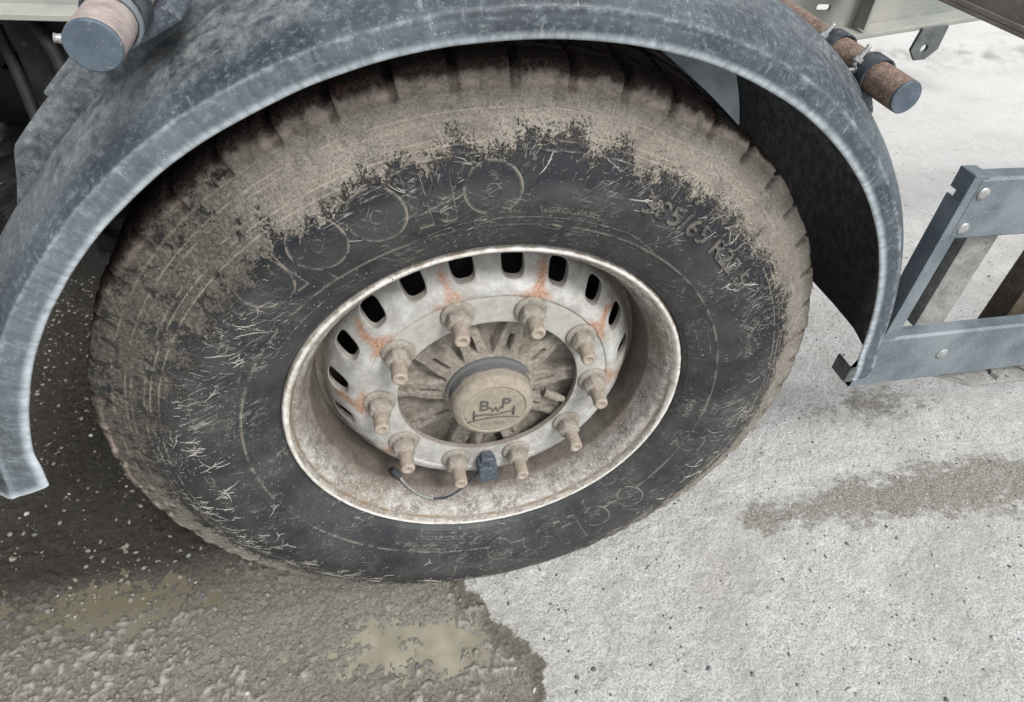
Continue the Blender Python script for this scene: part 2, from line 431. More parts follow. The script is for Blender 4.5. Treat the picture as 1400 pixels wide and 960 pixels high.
M_BLACK = mat_simple('oily_black', (0.004, 0.004, 0.005), (0.016, 0.015, 0.014), 30, 0.7, (0.05, 0.042, 0.034), 90, (0.62, 0.8), 0.4)
M_ZINC = mat_simple('zinc_bolt', (0.22, 0.225, 0.22), (0.40, 0.405, 0.39), 200, 0.45, None, 600, metal=0.4, spec=0.5)
M_BRACKET = mat_simple('dark_green_grey_steel', (0.075, 0.085, 0.085), (0.13, 0.14, 0.135), 40, 0.6, (0.20, 0.20, 0.18), 200, (0.6, 0.75), 0.3)
M_OLIVE = mat_simple('oily_brown_steel', (0.06, 0.05, 0.035), (0.12, 0.10, 0.075), 40, 0.6, (0.20, 0.16, 0.11), 200, (0.55, 0.7), 0.4)
M_INK = mat_simple('dark_ink', (0.055, 0.055, 0.055), (0.13, 0.12, 0.10), 240, 0.85)

# ================================================================== GROUND
def axis_coords(a, b, fine, lo, hi, grow=1.18):
    xs = list(np.arange(a, b + fine / 2, fine))
    s = fine; x = xs[-1]
    while x < hi:
        s *= grow; s = min(s, 4.0); x += s; xs.append(x)
    s = fine; x = xs[0]; left = []
    while x > lo:
        s *= grow; s = min(s, 4.0); x -= s; left.append(x)
    return np.array(left[::-1] + xs)
gx = axis_coords(-0.95, 1.35, 0.0032, -70, 70, 1.03)
gy = axis_coords(-0.50, 0.62, 0.0032, -70, 70, 1.03)
def wet_field(X, Y):
    wob = (fbm(X * 9, Y * 9, 3) - 0.5) * 0.22 + (fbm(X * 40, Y * 40, 5) - 0.5) * 0.05
    xb = np.interp(Y, [-0.6, -0.30, -0.246, -0.174, -0.095, -0.017, 0.10, 0.4, 1.2, 3.0], [0.02, 0.055, 0.07, 0.085, 0.03, -0.02, 0.02, -0.10, -0.25, -0.4])
    w = 0.5 + (xb + wob * 0.7 - X) * 9
    fade = sst(5.0, 2.4, Y) * sst(-4, -2.5, X)
    return np.clip(w, 0, 1) * fade
def damp_field(X, Y):
    wob = (fbm(X * 14, Y * 14, 8) - 0.5)
    u = X - 1.06; yc = 0.015 - 0.03 * u
    hw = 0.045 + 0.05 * sst(0.55, 1.25, X)
    a = 1.15 - np.abs(Y - yc) / hw * 0.75 - np.clip((0.62 - X) * 9, 0, 3) - np.clip((X - 2.2) * 2, 0, 3)
    b = 0.95 - np.hypot((X - 1.10) / 0.17, (Y - 0.30) / 0.07) * 0.62
    c = 0.55 - np.abs(Y - 2.5 - 0.15 * X) * 1.4
    e = 0.50 - np.abs(Y - 3.4 + 0.1 * X) * 1.8
    r = np.maximum.reduce([a, b, c, e]) + wob * 0.75 + (fbm(X * 30, Y * 75, 190, 3) - 0.5) * 0.8
    return np.clip(r, 0, 1)
X, Y = np.meshgrid(gx, gy, indexing='ij')
wet = wet_field(X, Y); damp = damp_field(X, Y)
near = sst(6, 2, np.hypot(X, Y))
fine_dry = (fbm(X * 110, Y * 110, 20, 3) - 0.5) * 0.0046 + (fbm(X * 28, Y * 28, 24, 2) - 0.5) * 0.0045
ridge = 1 - np.abs(2 * fbm(X * 60, Y * 60, 30, 3, 0.6) - 1)
l1 = np.clip(vnoise(X * 85, Y * 85, 40) - 0.55, 0, 1) / 0.45
l2 = np.clip(vnoise(X * 140 + 9, Y * 140, 41) - 0.62, 0, 1) / 0.38
clump = sst(0.40, 0.58, fbm(X * 7 + 3, Y * 7, 44, 3))
pud = 1.1 * np.exp(-(((X + 0.15) / 0.17) ** 2 + ((Y + 0.105 + 0.1 * (X + 0.15)) / 0.060) ** 2)) + 0.8 * np.exp(-(((X + 0.62) / 0.24) ** 2 + ((Y - 0.07) / 0.055) ** 2))
l3 = np.clip(vnoise(X * 230 + 5, Y * 230, 42) - 0.60, 0, 1) / 0.40
lump = (l1 * 0.7 + l2 * 0.6 + l3 * 0.35) * (0.35 + 0.65 * clump) * (1 - 0.50 * np.clip(pud, 0, 1))
fine_wet = lump * 0.0120 + (ridge - 0.7) * 0.0030 + (fbm(X * 22, Y * 22, 50, 3) - 0.5) * 0.006
broad = (fbm(X * 3.1, Y * 3.1, 60, 3) - 0.5) * 0.008
Z = broad * 0.6 + fine_dry * (1 - wet) + wet * (fine_wet - 0.0022 - 0.0055 * np.clip(pud, 0, 1))
Z = Z * near
black = wet * np.clip(sst(-0.30, -0.60, X) * sst(0.00, 0.26, Y) + sst(0.30, 0.6, Y) + 0.35 * sst(-0.02, 0.12, Y - 0.12 * (X + 0.3)), 0, 1)  # dark wet mud, with the shade beneath the trailer painted in
V = np.stack([X, Y, Z], -1).reshape(-1, 3)
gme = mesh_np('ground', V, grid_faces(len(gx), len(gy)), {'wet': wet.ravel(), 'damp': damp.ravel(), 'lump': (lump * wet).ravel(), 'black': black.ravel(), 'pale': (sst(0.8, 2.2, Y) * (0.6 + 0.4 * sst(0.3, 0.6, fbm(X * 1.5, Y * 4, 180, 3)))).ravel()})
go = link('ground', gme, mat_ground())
go['kind'] = 'structure'
# standing muddy water, level, inside the wet area; lumps of mud rise out of it
px_ = np.linspace(-1.6, 0.09, 260); py_ = np.linspace(-0.8, 1.4, 330)
PX, PY = np.meshgrid(px_, py_, indexing='ij')
F = grid_faces(len(px_), len(py_))
wv = wet_field(PX, PY).ravel()
F = F[(wv[F] > 0.90).all(1)]
used = np.unique(F); remap = np.zeros(PX.size, int); remap[used] = np.arange(len(used))
PV = np.stack([PX.ravel(), PY.ravel(), np.full(PX.size, -0.0044)], -1)[used]
pbk = np.clip(0.75 * sst(-0.36, -0.50, PV[:, 0]) + sst(-0.30, -0.60, PV[:, 0]) * sst(0.00, 0.26, PV[:, 1]) + 0.5 * sst(0.0, 0.12, PV[:, 1]), 0, 1)  # shade beneath the trailer painted into the water colour too
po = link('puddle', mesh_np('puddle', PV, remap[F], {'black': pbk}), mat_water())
po['kind'] = 'structure'

# pebbles: one joined mass
def pebble_cloud(name, n, xr, yr, smin, smax, mat, seed, cond):
    rs = np.random.RandomState(seed)
    base = np.array([(1, 0, 0), (-1, 0, 0), (0, 1, 0), (0, -1, 0), (0, 0, 1), (0, 0, -1)], float)
    tri = [(0, 2, 4), (2, 1, 4), (1, 3, 4), (3, 0, 4), (2, 0, 5), (1, 2, 5), (3, 1, 5), (0, 3, 5)]
    vs = list(base); fs = []; cache = {}
    def mid(a, b):
        k = (min(a, b), max(a, b))
        if k not in cache:
            p = vs[a] + vs[b]; vs.append(p / np.linalg.norm(p)); cache[k] = len(vs) - 1
        return cache[k]
    for a, b, c in tri:
        x, y, z = mid(a, b), mid(b, c), mid(c, a)
        fs += [(a, x, z), (x, b, y), (z, y, c), (x, y, z)]
    sv = np.array(vs); sf = np.array(fs)
    P = np.stack([rs.uniform(*xr, n), rs.uniform(*yr, n)], -1)
    P = P[cond(P[:, 0], P[:, 1], rs)]
    ix = np.clip(np.searchsorted(gx, P[:, 0]), 0, len(gx) - 1); iy = np.clip(np.searchsorted(gy, P[:, 1]), 0, len(gy) - 1)
    z = Z[ix, iy]
    s = smin + (smax - smin) * rs.rand(len(P)) ** 3.5
    out = []
    for k in range(len(P)):
        a = rs.uniform(0, 2 * PI); ca, sa = math.cos(a), math.sin(a)
        v = sv * (1 + (rs.rand(len(sv), 1) - 0.5) * 0.45) * s[k] * np.array([1, rs.uniform(0.55, 0.9), rs.uniform(0.4, 0.7)])
        out.append(np.stack([v[:, 0] * ca - v[:, 1] * sa + P[k, 0], v[:, 0] * sa + v[:, 1] * ca + P[k, 1], v[:, 2] + z[k] + s[k] * 0.15], -1))
    VV = np.concatenate(out); FF = (sf[None] + (np.arange(len(P)) * len(sv))[:, None, None]).reshape(-1, 3)
    o = link(name, mesh_np(name, VV, FF, {'tone': np.repeat(rs.rand(len(P)), len(sv))}), mat)
    return o
mp = NT('pebble_stone', 0.75, 0.35)
tn = mp.attr('tone')
pc = mp.mix(mp.ramp(tn, 0.1, 0.9), (0.09, 0.098, 0.105), (0.44, 0.43, 0.40))
mp.color(mp.mix(mp.ramp(mp.noise(300, 4, 0.7), 0.5, 0.7, 0, 0.5), pc, (0.42, 0.40, 0.36)))
mp.bump(mp.noise(500, 3, 0.6), 0.4, 0.001)
pe = pebble_cloud('pebbles', 7500, (-1.7, 2.4), (-0.8, 1.9), 0.0012, 0.0058, mp.m, 3,
                  lambda x, y, rs: rs.rand(len(x)) < np.where(wet_field(x, y) > 0.5, 0.35, 0.75))
pe['kind'] = 'stuff'; pe['label'] = 'small grey stones scattered over the dusty and muddy ground'
mp2 = NT('wet_mud_clod', 0.35, 0.5)
mp2.color(mp2.mix(mp2.noise(300, 3, 0.6), (0.12, 0.11, 0.09), (0.23, 0.215, 0.18)))
mp2.bump(mp2.noise(500, 3, 0.6), 0.7, 0.002)
cl = pebble_cloud('mud_clods', 15000, (-1.7, 0.1), (-0.7, 1.1), 0.0014, 0.0068, mp2.m, 9,
                  lambda x, y, rs: (wet_field(x, y) > 0.75) & (rs.rand(len(x)) < 0.25 + 0.75 * sst(0.42, 0.58, fbm(x * 9 + 3, y * 9, 44, 3))) & ((np.exp(-(((x + 0.15) / 0.15) ** 2 + ((y + 0.11) / 0.05) ** 2)) < 0.55)))
cl['kind'] = 'stuff'; cl['label'] = 'little lumps of wet brown mud around the shallow puddle'

# ================================================================== TRAILER
trailer = bpy.data.objects.new('semi_trailer', None); C.objects.link(trailer)
trailer['label'] = 'dirty semi-trailer with a muddy wheel under its curved blue-grey plastic mudguard'
trailer['category'] = 'trailer'
wheel = bpy.data.objects.new('wheel', None); C.objects.link(wheel)
wheel.parent = trailer; wheel.location = (0, 0, WZ)
L0 = (0, 0, WZ)

# ---- tyre ----
prof = np.array([  # r, y from the bead, over the sidewall, across the tread, down the far side
    (0.2965, 0.016), (0.3005, 0.006), (0.3035, 0.000), (0.309, -0.006), (0.322, -0.0135), (0.345, -0.0225), (0.370, -0.0300),
    (0.395, -0.0325), (0.415, -0.0300), (0.435, -0.0235), (0.455, -0.0145), (0.475, -0.0040), (0.492, 0.0040), (0.505, 0.0090),
    (0.5135, 0.0125), (0.5185, 0.0165), (0.5215, 0.024), (0.5245, 0.05), (0.527, 0.11), (0.528, 0.170), (0.527, 0.23), (0.5245, 0.29),
    (0.5185, 0.323), (0.5, 0.331), (0.455, 0.352), (0.40, 0.371), (0.345, 0.36), (0.30, 0.338), (0.285, 0.32)])
def resample(prof, n, dense=None):
    P = [prof[0]]
    out = []
    m = len(prof)
    for i in range(m - 1):   # catmull-rom
        p0 = prof[max(i - 1, 0)]; p1 = prof[i]; p2 = prof[i + 1]; p3 = prof[min(i + 2, m - 1)]
        for t in np.linspace(0, 1, 24, endpoint=False):
            out.append(0.5 * ((2 * p1) + (-p0 + p2) * t + (2 * p0 - 5 * p1 + 4 * p2 - p3) * t * t + (-p0 + 3 * p1 - 3 * p2 + p3) * t ** 3))
    out.append(prof[-1]); out = np.array(out)
    s = np.concatenate([[0], np.cumsum(np.hypot(*np.diff(out, axis=0).T))])
    if dense is None: u = np.linspace(0, s[-1], n)
    else:
        w = np.where(dense(out), 3.0, 1.0); cw = np.concatenate([[0], np.cumsum(np.diff(s) * (w[1:]))]); u = np.interp(np.linspace(0, cw[-1], n), cw, s)
    return np.stack([np.interp(u, s, out[:, 0]), np.interp(u, s, out[:, 1])], -1)
NP, NA = 300, 1500
NF = 195                                       # profile rows up to here belong to the front half
tp = resample(prof, NP, lambda o: o[:, 1] < 0.03)
dp = np.gradient(tp, axis=0); dp /= np.linalg.norm(dp, axis=1, keepdims=True)
nrm = np.stack([-dp[:, 1], dp[:, 0]], -1)      # (r,y) outward normal guess
if nrm[np.argmin(tp[:, 1]), 1] > 0: nrm = -nrm
th = np.linspace(0, 2 * PI, NA, endpoint=False)
TH, I = np.meshgrid(th, np.arange(NP), indexing='ij')
rr = tp[I, 0]; yy = tp[I, 1]
deg = np.degrees(TH)
degs = (deg + 180) % 360 - 180                 # -180..180, 0 on top, positive towards +x
disp = np.zeros_like(rr)
front = (yy < 0.0166) & (I < NF)
rings = [(0.3085, 0.0008, 0.0010), (0.3125, 0.0006, 0.0008), (0.3475, 0.0011, 0.0011), (0.4405, 0.0009, 0.0006), (0.4500, 0.0007, 0.0005),
         (0.4570, 0.0009, 0.0006), (0.4720, 0.0009, 0.0006), (0.4790, 0.0006, 0.0005), (0.4950, 0.0010, 0.0007)]
ringm = np.zeros_like(rr)
for r0, h, w in rings:
    wob = 0.0
    g = np.exp(-((rr - r0) / w) ** 2) * front
    disp += h * g
    if r0 > 0.34: ringm = np.maximum(ringm, g * (0.75 if r0 == 0.3475 else 1.0))
# moulded step between r .44 and tread, shallow radial joints
nb = 50
blk = (deg * nb / 360) % 1
# shoulder notches: cut into the shoulder from the tread
dn = np.minimum(blk, 1 - blk) * (360 / nb)     # degrees from nearest notch
amp_n = 0.75 + 0.5 * vnoise(np.floor(deg * nb / 360 + 0.5) * 1.7, 0 * deg, 70)
sh_zone = sst(0.490, 0.508, rr) * (yy < 0.060) * sst(0.060, 0.040, yy)
notch = sst(0.72, 0.42, dn) * sh_zone
disp -= notch * 0.0095 * amp_n * (0.30 + 0.70 * sst(62, 30, np.abs(degs)))
# narrower secondary sipes half-way
dn2 = np.abs(blk - 0.5) * (360 / nb)
# tread grooves
tz = sst(0.0, 1.0, (rr - 0.519) / 0.002)
for gy0 in (0.072, 0.135, 0.20, 0.265):
    zig = 0.003 * np.sin(TH * nb)
    disp -= 0.013 * sst(0.0075, 0.0045, np.abs(yy - gy0 - zig)) * (rr > 0.51) * (yy > 0.03)
lat = sst(0.55, 0.30, dn) * (yy > 0.03) * (yy < 0.31) * (rr > 0.51)
disp -= 0.004 * lat
# mud thickness and its edge (by angle)
edge_r = np.interp(degs, [-180, -150, -125, -105, -90, -75, -62, -50, -40, -30, -20, -10, 0, 8, 20, 30, 42, 55, 70, 85, 100, 120, 150, 180],
                   [0.492, 0.487, 0.472, 0.462, 0.452, 0.432, 0.412, 0.408, 0.414, 0.424, 0.436, 0.446, 0.452, 0.450, 0.440, 0.438, 0.440, 0.447, 0.458, 0.462, 0.465, 0.472, 0.485, 0.492])
edge_r = edge_r + (fbm(deg * 0.25, rr * 0, 80, 4, 0.7) - 0.5) * 0.045
_o = np.argsort(degs[:, 0]); ang_tab = degs[_o, 0]; edge_tab = edge_r[_o, NF // 2]
mudf = 0.5 + (rr - edge_r) * 13
mudf = np.clip(mudf, 0, 1) * (yy < 0.05)
pn = fbm(TH * 90, rr * 180, 84, 4, 0.6)
cov = sst(0.42, 0.58, mudf + (pn - 0.5) * 0.9) * ((yy < 0.05) & (I < NF))
disp += cov * (0.0003 + 0.0026 * fbm(TH * 60, rr * 130, 88, 3)) * 0.8
chunk = sst(0.52, 0.60, fbm(TH * 34, rr * 40, 90, 3)) * ((yy < 0.05) & (I < NF)) * sst(0.47, 0.50, rr) * 0.0018
disp += chunk
# ground contact: flatten the bottom
RX = rr + disp * nrm[I, 0]; YY = yy + disp * nrm[I, 1]
vx = RX * np.sin(TH); vz = RX * np.cos(TH)
sq = np.clip(-0.4985 - vz, 0, 1)
bul = np.exp(-((degs if True else 0) ** 2) / 1e9) * 0
low = sst(-0.36, -0.5, vz)
YY = YY - 0.012 * low * np.sin(np.clip((rr - 0.3) / 0.215, 0, 1) * PI) * (I < NF) + 0.012 * low * np.sin(np.clip((rr - 0.3) / 0.215, 0, 1) * PI) * (I > NF)
vz = np.maximum(vz, -0.4985 - 0.003 * low)
V = np.stack([vx, YY, vz], -1).reshape(-1, 3)
frontw = (yy < 0.05) & (I < NF)
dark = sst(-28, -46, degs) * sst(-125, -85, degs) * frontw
wetb = sst(0.395, 0.425, rr + (fbm(deg * 0.4, rr * 60, 95, 3) - 0.5) * 0.03) * front * (sst(-64, -40, degs) * sst(100, 60, degs) * 0.95 + 0.25)
tlo = np.interp(degs, [-180, -75, -55, -30, 25, 45, 180], [0.019, 0.019, 0.013, 0.0098, 0.0098, 0.019, 0.019])
treadm = np.clip(sst(tlo, tlo + 0.004, yy + (fbm(TH * 60, yy * 150, 98, 3) - 0.5) * 0.006) * (rr > 0.5) * (0.72 + 0.28 * sst(110, 60, np.abs(degs))) + (yy > 0.06), 0, 1)
shm = np.exp(-((yy - tlo + 0.0012) / 0.0016) ** 2) * (rr > 0.49) * (I < NF) * (0.15 + 0.85 * sst(-75, -20, degs) * sst(100, 60, degs)) + 0.8 * np.exp(-((rr - 0.512) / 0.003) ** 2) * (yy < 0.02) * sst(-75, -88, degs)
treadm = np.maximum(treadm, notch * 0.6)
pol = np.stack([np.where(degs < 0, degs + 360, degs) / 360 * 2 * PI * 0.42, rr, yy], -1)
# seam-free noise space: use the unwound ring instead of raw angle
pol = np.stack([np.sin(TH) * rr, yy, np.cos(TH) * rr], -1).reshape(-1, 3)
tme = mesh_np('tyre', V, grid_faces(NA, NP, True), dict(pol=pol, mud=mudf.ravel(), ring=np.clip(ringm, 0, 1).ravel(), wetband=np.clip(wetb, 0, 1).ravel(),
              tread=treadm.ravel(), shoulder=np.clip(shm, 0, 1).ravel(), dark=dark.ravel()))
tyre = link('tyre', tme, M_TYRE, wheel)

def side_y(r):
    k = tp[:NF]; k = k[k[:, 1] < 0.0175]; o = np.argsort(k[:, 0])
    return np.interp(r, k[o, 0], k[o, 1])
def low_dy(r, z):
    t = np.clip((np.asarray(z) + 0.36) / -0.14, 0, 1); t = t * t * (3 - 2 * t)
    return -0.012 * t * np.sin(np.clip((np.asarray(r) - 0.3) / 0.215, 0, 1) * PI)
def on_side(thd, r, h=0.0):
    """point on the sidewall at angle thd (degrees clockwise from the top) and radius r"""
    t = R(thd); z = r * math.cos(t)
    return (r * math.sin(t), float(side_y(r)) + float(low_dy(r, z)) - h, z)
# ---- moulded lettering ----
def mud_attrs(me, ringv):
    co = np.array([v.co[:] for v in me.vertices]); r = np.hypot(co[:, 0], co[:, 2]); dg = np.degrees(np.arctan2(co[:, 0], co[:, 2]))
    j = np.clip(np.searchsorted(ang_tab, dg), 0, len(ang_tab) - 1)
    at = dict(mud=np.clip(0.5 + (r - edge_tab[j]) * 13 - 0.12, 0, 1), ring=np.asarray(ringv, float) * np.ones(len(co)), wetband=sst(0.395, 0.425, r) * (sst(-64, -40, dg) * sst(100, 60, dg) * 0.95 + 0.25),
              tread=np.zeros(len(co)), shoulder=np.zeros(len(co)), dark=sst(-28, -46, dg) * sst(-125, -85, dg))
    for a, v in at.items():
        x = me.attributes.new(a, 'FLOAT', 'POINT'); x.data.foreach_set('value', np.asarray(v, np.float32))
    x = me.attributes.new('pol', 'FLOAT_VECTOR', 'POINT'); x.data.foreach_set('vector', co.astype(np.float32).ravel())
def plate(mb, poly, th0, r0, flip, h=0.0011, cham=0.0009):
    """closed 2-D outline (x along the tyre, y outwards) laid on the sidewall as a low plate with a sloped edge"""
    n = len(poly); cx = sum(p[0] for p in poly) / n; cy = sum(p[1] for p in poly) / n
    rings_ = []
    for k, hh in ((1.0, -0.0008), (1.0, h * 0.7), (0.965, h), (0.90, h), (0.85, h * 0.8), (0.5, h * 0.8), (0.0, h * 0.8)):
        row = []
        for (x, y) in poly:
            x2 = cx + (x - cx) * k; y2 = cy + (y - cy) * k
            r = r0 + y2 * flip; a = th0 + math.degrees(x2 * flip / r0)
            row.append(on_side(a, r, hh))
        rings_.append(row)
    vs = [p for row in rings_ for p in row]; fs = []
    for q in range(len(rings_) - 1):
        for i in range(n):
            j = (i + 1) % n
            fs.append((q * n + i, q * n + j, (q + 1) * n + j, (q + 1) * n + i))
    mb.add(vs, fs, False)
    if not hasattr(mb, 'rv'): mb.rv = []
    mb.rv += [x for q_ in (0.4, 0.65, 0.65, 0.12, 0, 0, 0) for x in [q_] * n]
def disc2(cx, cy, rad, n=40): return [(cx + rad * math.cos(2 * PI * i / n), cy + rad * math.sin(2 * PI * i / n)) for i in range(n)]
def rect2(x0, x1, y0, y1, k=6):
    out = []
    for a, b in (((x0, y0), (x1, y0)), ((x1, y0), (x1, y1)), ((x1, y1), (x0, y1)), ((x0, y1), (x0, y0))):
        out += [(a[0] + (b[0] - a[0]) * i / k, a[1] + (b[1] - a[1]) * i / k) for i in range(k)]
    return out
def brand(th0, r0, s, letters, mname):
    """lower-case a p o l l o in heavy round letters; letters = list of (char, x in metres)"""
    for ch, x in letters:
        mb = MB()
        if ch in 'apo':
            plate(mb, disc2(x, 0, 0.0335 * s), th0, r0, 1)
            plate(mb, disc2(x, 0, 0.0085 * s, 20), th0, r0, 1, 0.0022)
        if ch == 'p': plate(mb, rect2(x - 0.034 * s, x - 0.016 * s, -0.052 * s, 0.0 * s), th0, r0, 1, 0.0009)
        if ch == 'a': plate(mb, rect2(x + 0.016 * s, x + 0.034 * s, -0.034 * s, 0.034 * s), th0, r0, 1, 0.0009)
        if ch == 'l': plate(mb, rect2(x - 0.0095 * s, x + 0.0095 * s, -0.034 * s, 0.052 * s), th0, r0, 1)
        o = mb.build(mname, M_TYRE, wheel, fix=True)
        mud_attrs(o.data, mb.rv)
k_ = PI / 180 * 0.40
brand(-22, 0.400, 1.0, [('a', (-43.5 + 22) * k_), ('p', (-32.3 + 22) * k_), ('o', 0), ('l', (-15.3 + 22) * k_), ('l', (-11.2 + 22) * k_), ('o', (-3.6 + 22) * k_)], 'raised_letter')
k2 = PI / 180 * 0.352
brand(140, 0.356, 0.72, [('a', (107 - 140) * k2), ('p', (134 - 140) * k2), ('o', (146 - 140) * k2), ('l', (153 - 140) * k2), ('l', (158 - 140) * k2), ('o', (166 - 140) * k2), ('o', (177 - 140) * k2)], 'raised_letter')

def text_mesh(s, size, extrude=0.0, align='CENTER', off=0.0003):
    cu = bpy.data.curves.new('t', 'FONT'); cu.body = s; cu.size = size; cu.align_x = align; cu.align_y = 'CENTER'
    cu.extrude = extrude; cu.resolution_u = 3; cu.offset = off
    ob = bpy.data.objects.new('t', cu); C.objects.link(ob)
    bpy.context.view_layer.update()
    me = bpy.data.meshes.new_from_object(ob.evaluated_get(bpy.context.evaluated_depsgraph_get()))
    bpy.data.objects.remove(ob); bpy.data.curves.remove(cu)
    return me
def tyre_text(s, size, th0, r0, name, h=0.0011, bold=1.0, spacing=1.0):
    me = text_mesh(s, size, 0.001)
    for v in me.vertices:
        x, y, z = v.co; x *= spacing
        v.co = on_side(th0 + math.degrees(x / r0), r0 + y, h if z > 0 else -0.0006)
    me.materials.clear(); me.update()
    o = link(name, me, M_TYRE, wheel)
    mud_attrs(me, 0.38)
    return o
tyre_text('385/65 R22.5', 0.034, 38, 0.4050, 'size_lettering', 0.0022, spacing=1.22)
tyre_text('160K (158L)', 0.014, 71, 0.392, 'small_lettering', 0.0008)
tyre_text('TUBELESS  REGROOVABLE', 0.0115, 6, 0.372, 'small_lettering', 0.0007)
tyre_text('RADIAL', 0.013, 96, 0.325, 'small_lettering', 0.0007)
tyre_text('MAX LOAD SINGLE 4500 KG AT 900 KPA', 0.0085, -164, 0.333, 'small_lettering', 0.0006)
tyre_text('ENDU RACE', 0.015, -100, 0.40, 'small_lettering', 0.0007)
# moulded outline panels near the bead
def rib_line(mb, pts, w=0.0011, h=0.0010):
    vs = []; fs = []
    for i, (a, r) in enumerate(pts):
        a0, r0 = pts[max(i - 1, 0)]; a1, r1 = pts[min(i + 1, len(pts) - 1)]
        dx = R(a1 - a0) * r; dy = r1 - r0; L = math.hypot(dx, dy) or 1; nx, ny = -dy / L, dx / L
        for k, hh in ((-1, -0.0003), (0, h), (1, -0.0003)):
            vs.append(on_side(a + math.degrees(nx * w * k / r), r + ny * w * k, hh))
    for i in range(len(pts) - 1):
        for k in (0, 1):
            fs.append((i * 3 + k, i * 3 + k + 1, i * 3 + k + 4, i * 3 + k + 3))
    mb.add(vs, fs, True)
def arc_pts(a0, a1, r0, r1=None, n=24): return [(a0 + (a1 - a0) * i / n, r0 + ((r1 or r0) - r0) * i / n) for i in range(n + 1)]
mb = MB()
rib_line(mb, arc_pts(60, 72, 0.338)); rib_line(mb, arc_pts(60, 74, 0.322)); rib_line(mb, [(60, 0.322), (60, 0.338)]); rib_line(mb, [(74, 0.322), (73, 0.338)])
rib_line(mb, arc_pts(-20, -8, 0.3475, 0.360)); rib_line(mb, arc_pts(-8, 24, 0.3600, 0.3600)); rib_line(mb, arc_pts(24, 34, 0.360, 0.3475))
rib_line(mb, [(84, 0.352), (84.3, 0.40), (84.5, 0.44)]); rib_line(mb, [(-60, 0.33), (-60, 0.345)]); rib_line(mb, arc_pts(-60, -40, 0.33))
for k in range(5): rib_line(mb, arc_pts(-172, -158, 0.318 + 0.0055 * k), 0.0007, 0.0006)
rib_line(mb, arc_pts(112, 128, 0.392)); rib_line(mb, [(128, 0.36), (128, 0.392)])
mb.build('moulded_line', M_LETTER2, wheel, fix=False)['kind'] = 'stuff'

# ---- dried mud splashes on the sidewall ----
def splashes():
    rs = np.random.RandomState(21)
    vs = []; fs = []
    def stroke(a, r, ang, length, w, bend):
        n = max(3, int(length / 0.004) + 2); k0 = len(vs)
        x, y = 0.0, 0.0; pts = []
        for i in range(n + 1):
            pts.append((x, y)); ang2 = ang + bend * (i / n - 0.5) + rs.normal(0, 0.12)
            x += math.cos(ang2) * length / n; y += math.sin(ang2) * length / n
        m = len(pts)
        for i, (px, py) in enumerate(pts):
            ww = w * (0.35 + 0.9 * math.sin(PI * min(max((i + 0.3) / m, 0), 1)) ** 0.7) * rs.uniform(0.6, 1.3)
            nx, ny = -math.sin(ang), math.cos(ang)
            for k, hh in ((-1, 0.0), (0, 0.0004 + w * 0.3), (1, 0.0)):
                rr_ = r + py + ny * ww * k
                if rr_ > 0.506 or rr_ < 0.304: rr_ = min(max(rr_, 0.304), 0.506)
                vs.append(on_side(a + math.degrees((px + nx * ww * k) / r), rr_, hh + 0.0002))
        for i in range(m - 1):
            for k in (0, 1):
                b = k0 + i * 3 + k
                fs.append((b, b + 1, b + 4, b + 3))
        return pts[-1], ang
    def edge_at(a): return float(np.interp(a, [-180, -125, -90, -62, -40, -20, 0, 20, 42, 70, 100, 120, 180], [0.492, 0.472, 0.452, 0.412, 0.414, 0.436, 0.452, 0.440, 0.440, 0.458, 0.465, 0.472, 0.492]))
    # clusters of spray: each cluster has its own direction, short and long strokes mixed
    for c in range(300):
        a = rs.uniform(-180, 180)
        if rs.rand() > (1.0 if -150 < a < -55 else (0.75 if 15 < a < 80 else 0.5)): continue
        e = edge_at(a); r = e - abs(rs.normal(0, 0.034)) + 0.006
        if r < 0.33: continue
        # direction fixed in the wheel plane, as the spray hit it
        wd = rs.choice([rs.normal(0.35, 0.25), rs.normal(0.9, 0.35), rs.normal(-0.3, 0.3)])
        n = rs.randint(2, 15); sp = rs.uniform(0.006, 0.020)
        for q in range(n):
            aa = a + math.degrees(rs.normal(0, sp) / r); r_ = r + rs.normal(0, sp * 0.8)
            if not 0.315 < r_ < e + 0.004: continue
            ang = wd + R(aa) + rs.normal(0, 0.30)
            L = min(0.0015 + rs.exponential(0.0065), 0.040)
            stroke(aa, r_, ang, L, (0.00009 + 0.00030 * rs.rand() ** 2) * (1.0 + (L > 0.018) * 0.35), rs.normal(0, 0.5))
    for i in range(900):
        a = rs.uniform(-180, 180); r = rs.uniform(0.312, edge_at(a))
        stroke(a, r, rs.uniform(0, PI), rs.uniform(0.0006, 0.0024), rs.uniform(0.0002, 0.00045), 0.2)
    for i in range(60):                        # a few branching ones
        a = rs.choice([rs.uniform(-120, -60), rs.uniform(-180, -100), rs.uniform(20, 70), rs.uniform(95, 130), rs.uniform(-60, 20)])
        r = rs.uniform(0.37, edge_at(a)); ang = 0.5 + R(a) + rs.normal(0, 0.7)
        L = rs.uniform(0.014, 0.036)
        stroke(a, r, ang, L, 0.00055, 0.5)
        for q in range(rs.randint(2, 6)):
            t = rs.uniform(0.1, 0.95) * L
            stroke(a + math.degrees(math.cos(ang) * t / r), r + math.sin(ang) * t, ang + rs.uniform(-1.2, 1.2), L * rs.uniform(0.15, 0.6), 0.0004, 0.6)
    me = bpy.data.meshes.new('mud_splash'); me.from_pydata(vs, [], fs); me.update()
    o = link('mud_splash', me, M_SPLASH, wheel, label='pale dried mud splashes streaked over the black sidewall'); o['kind'] = 'stuff'
splashes()

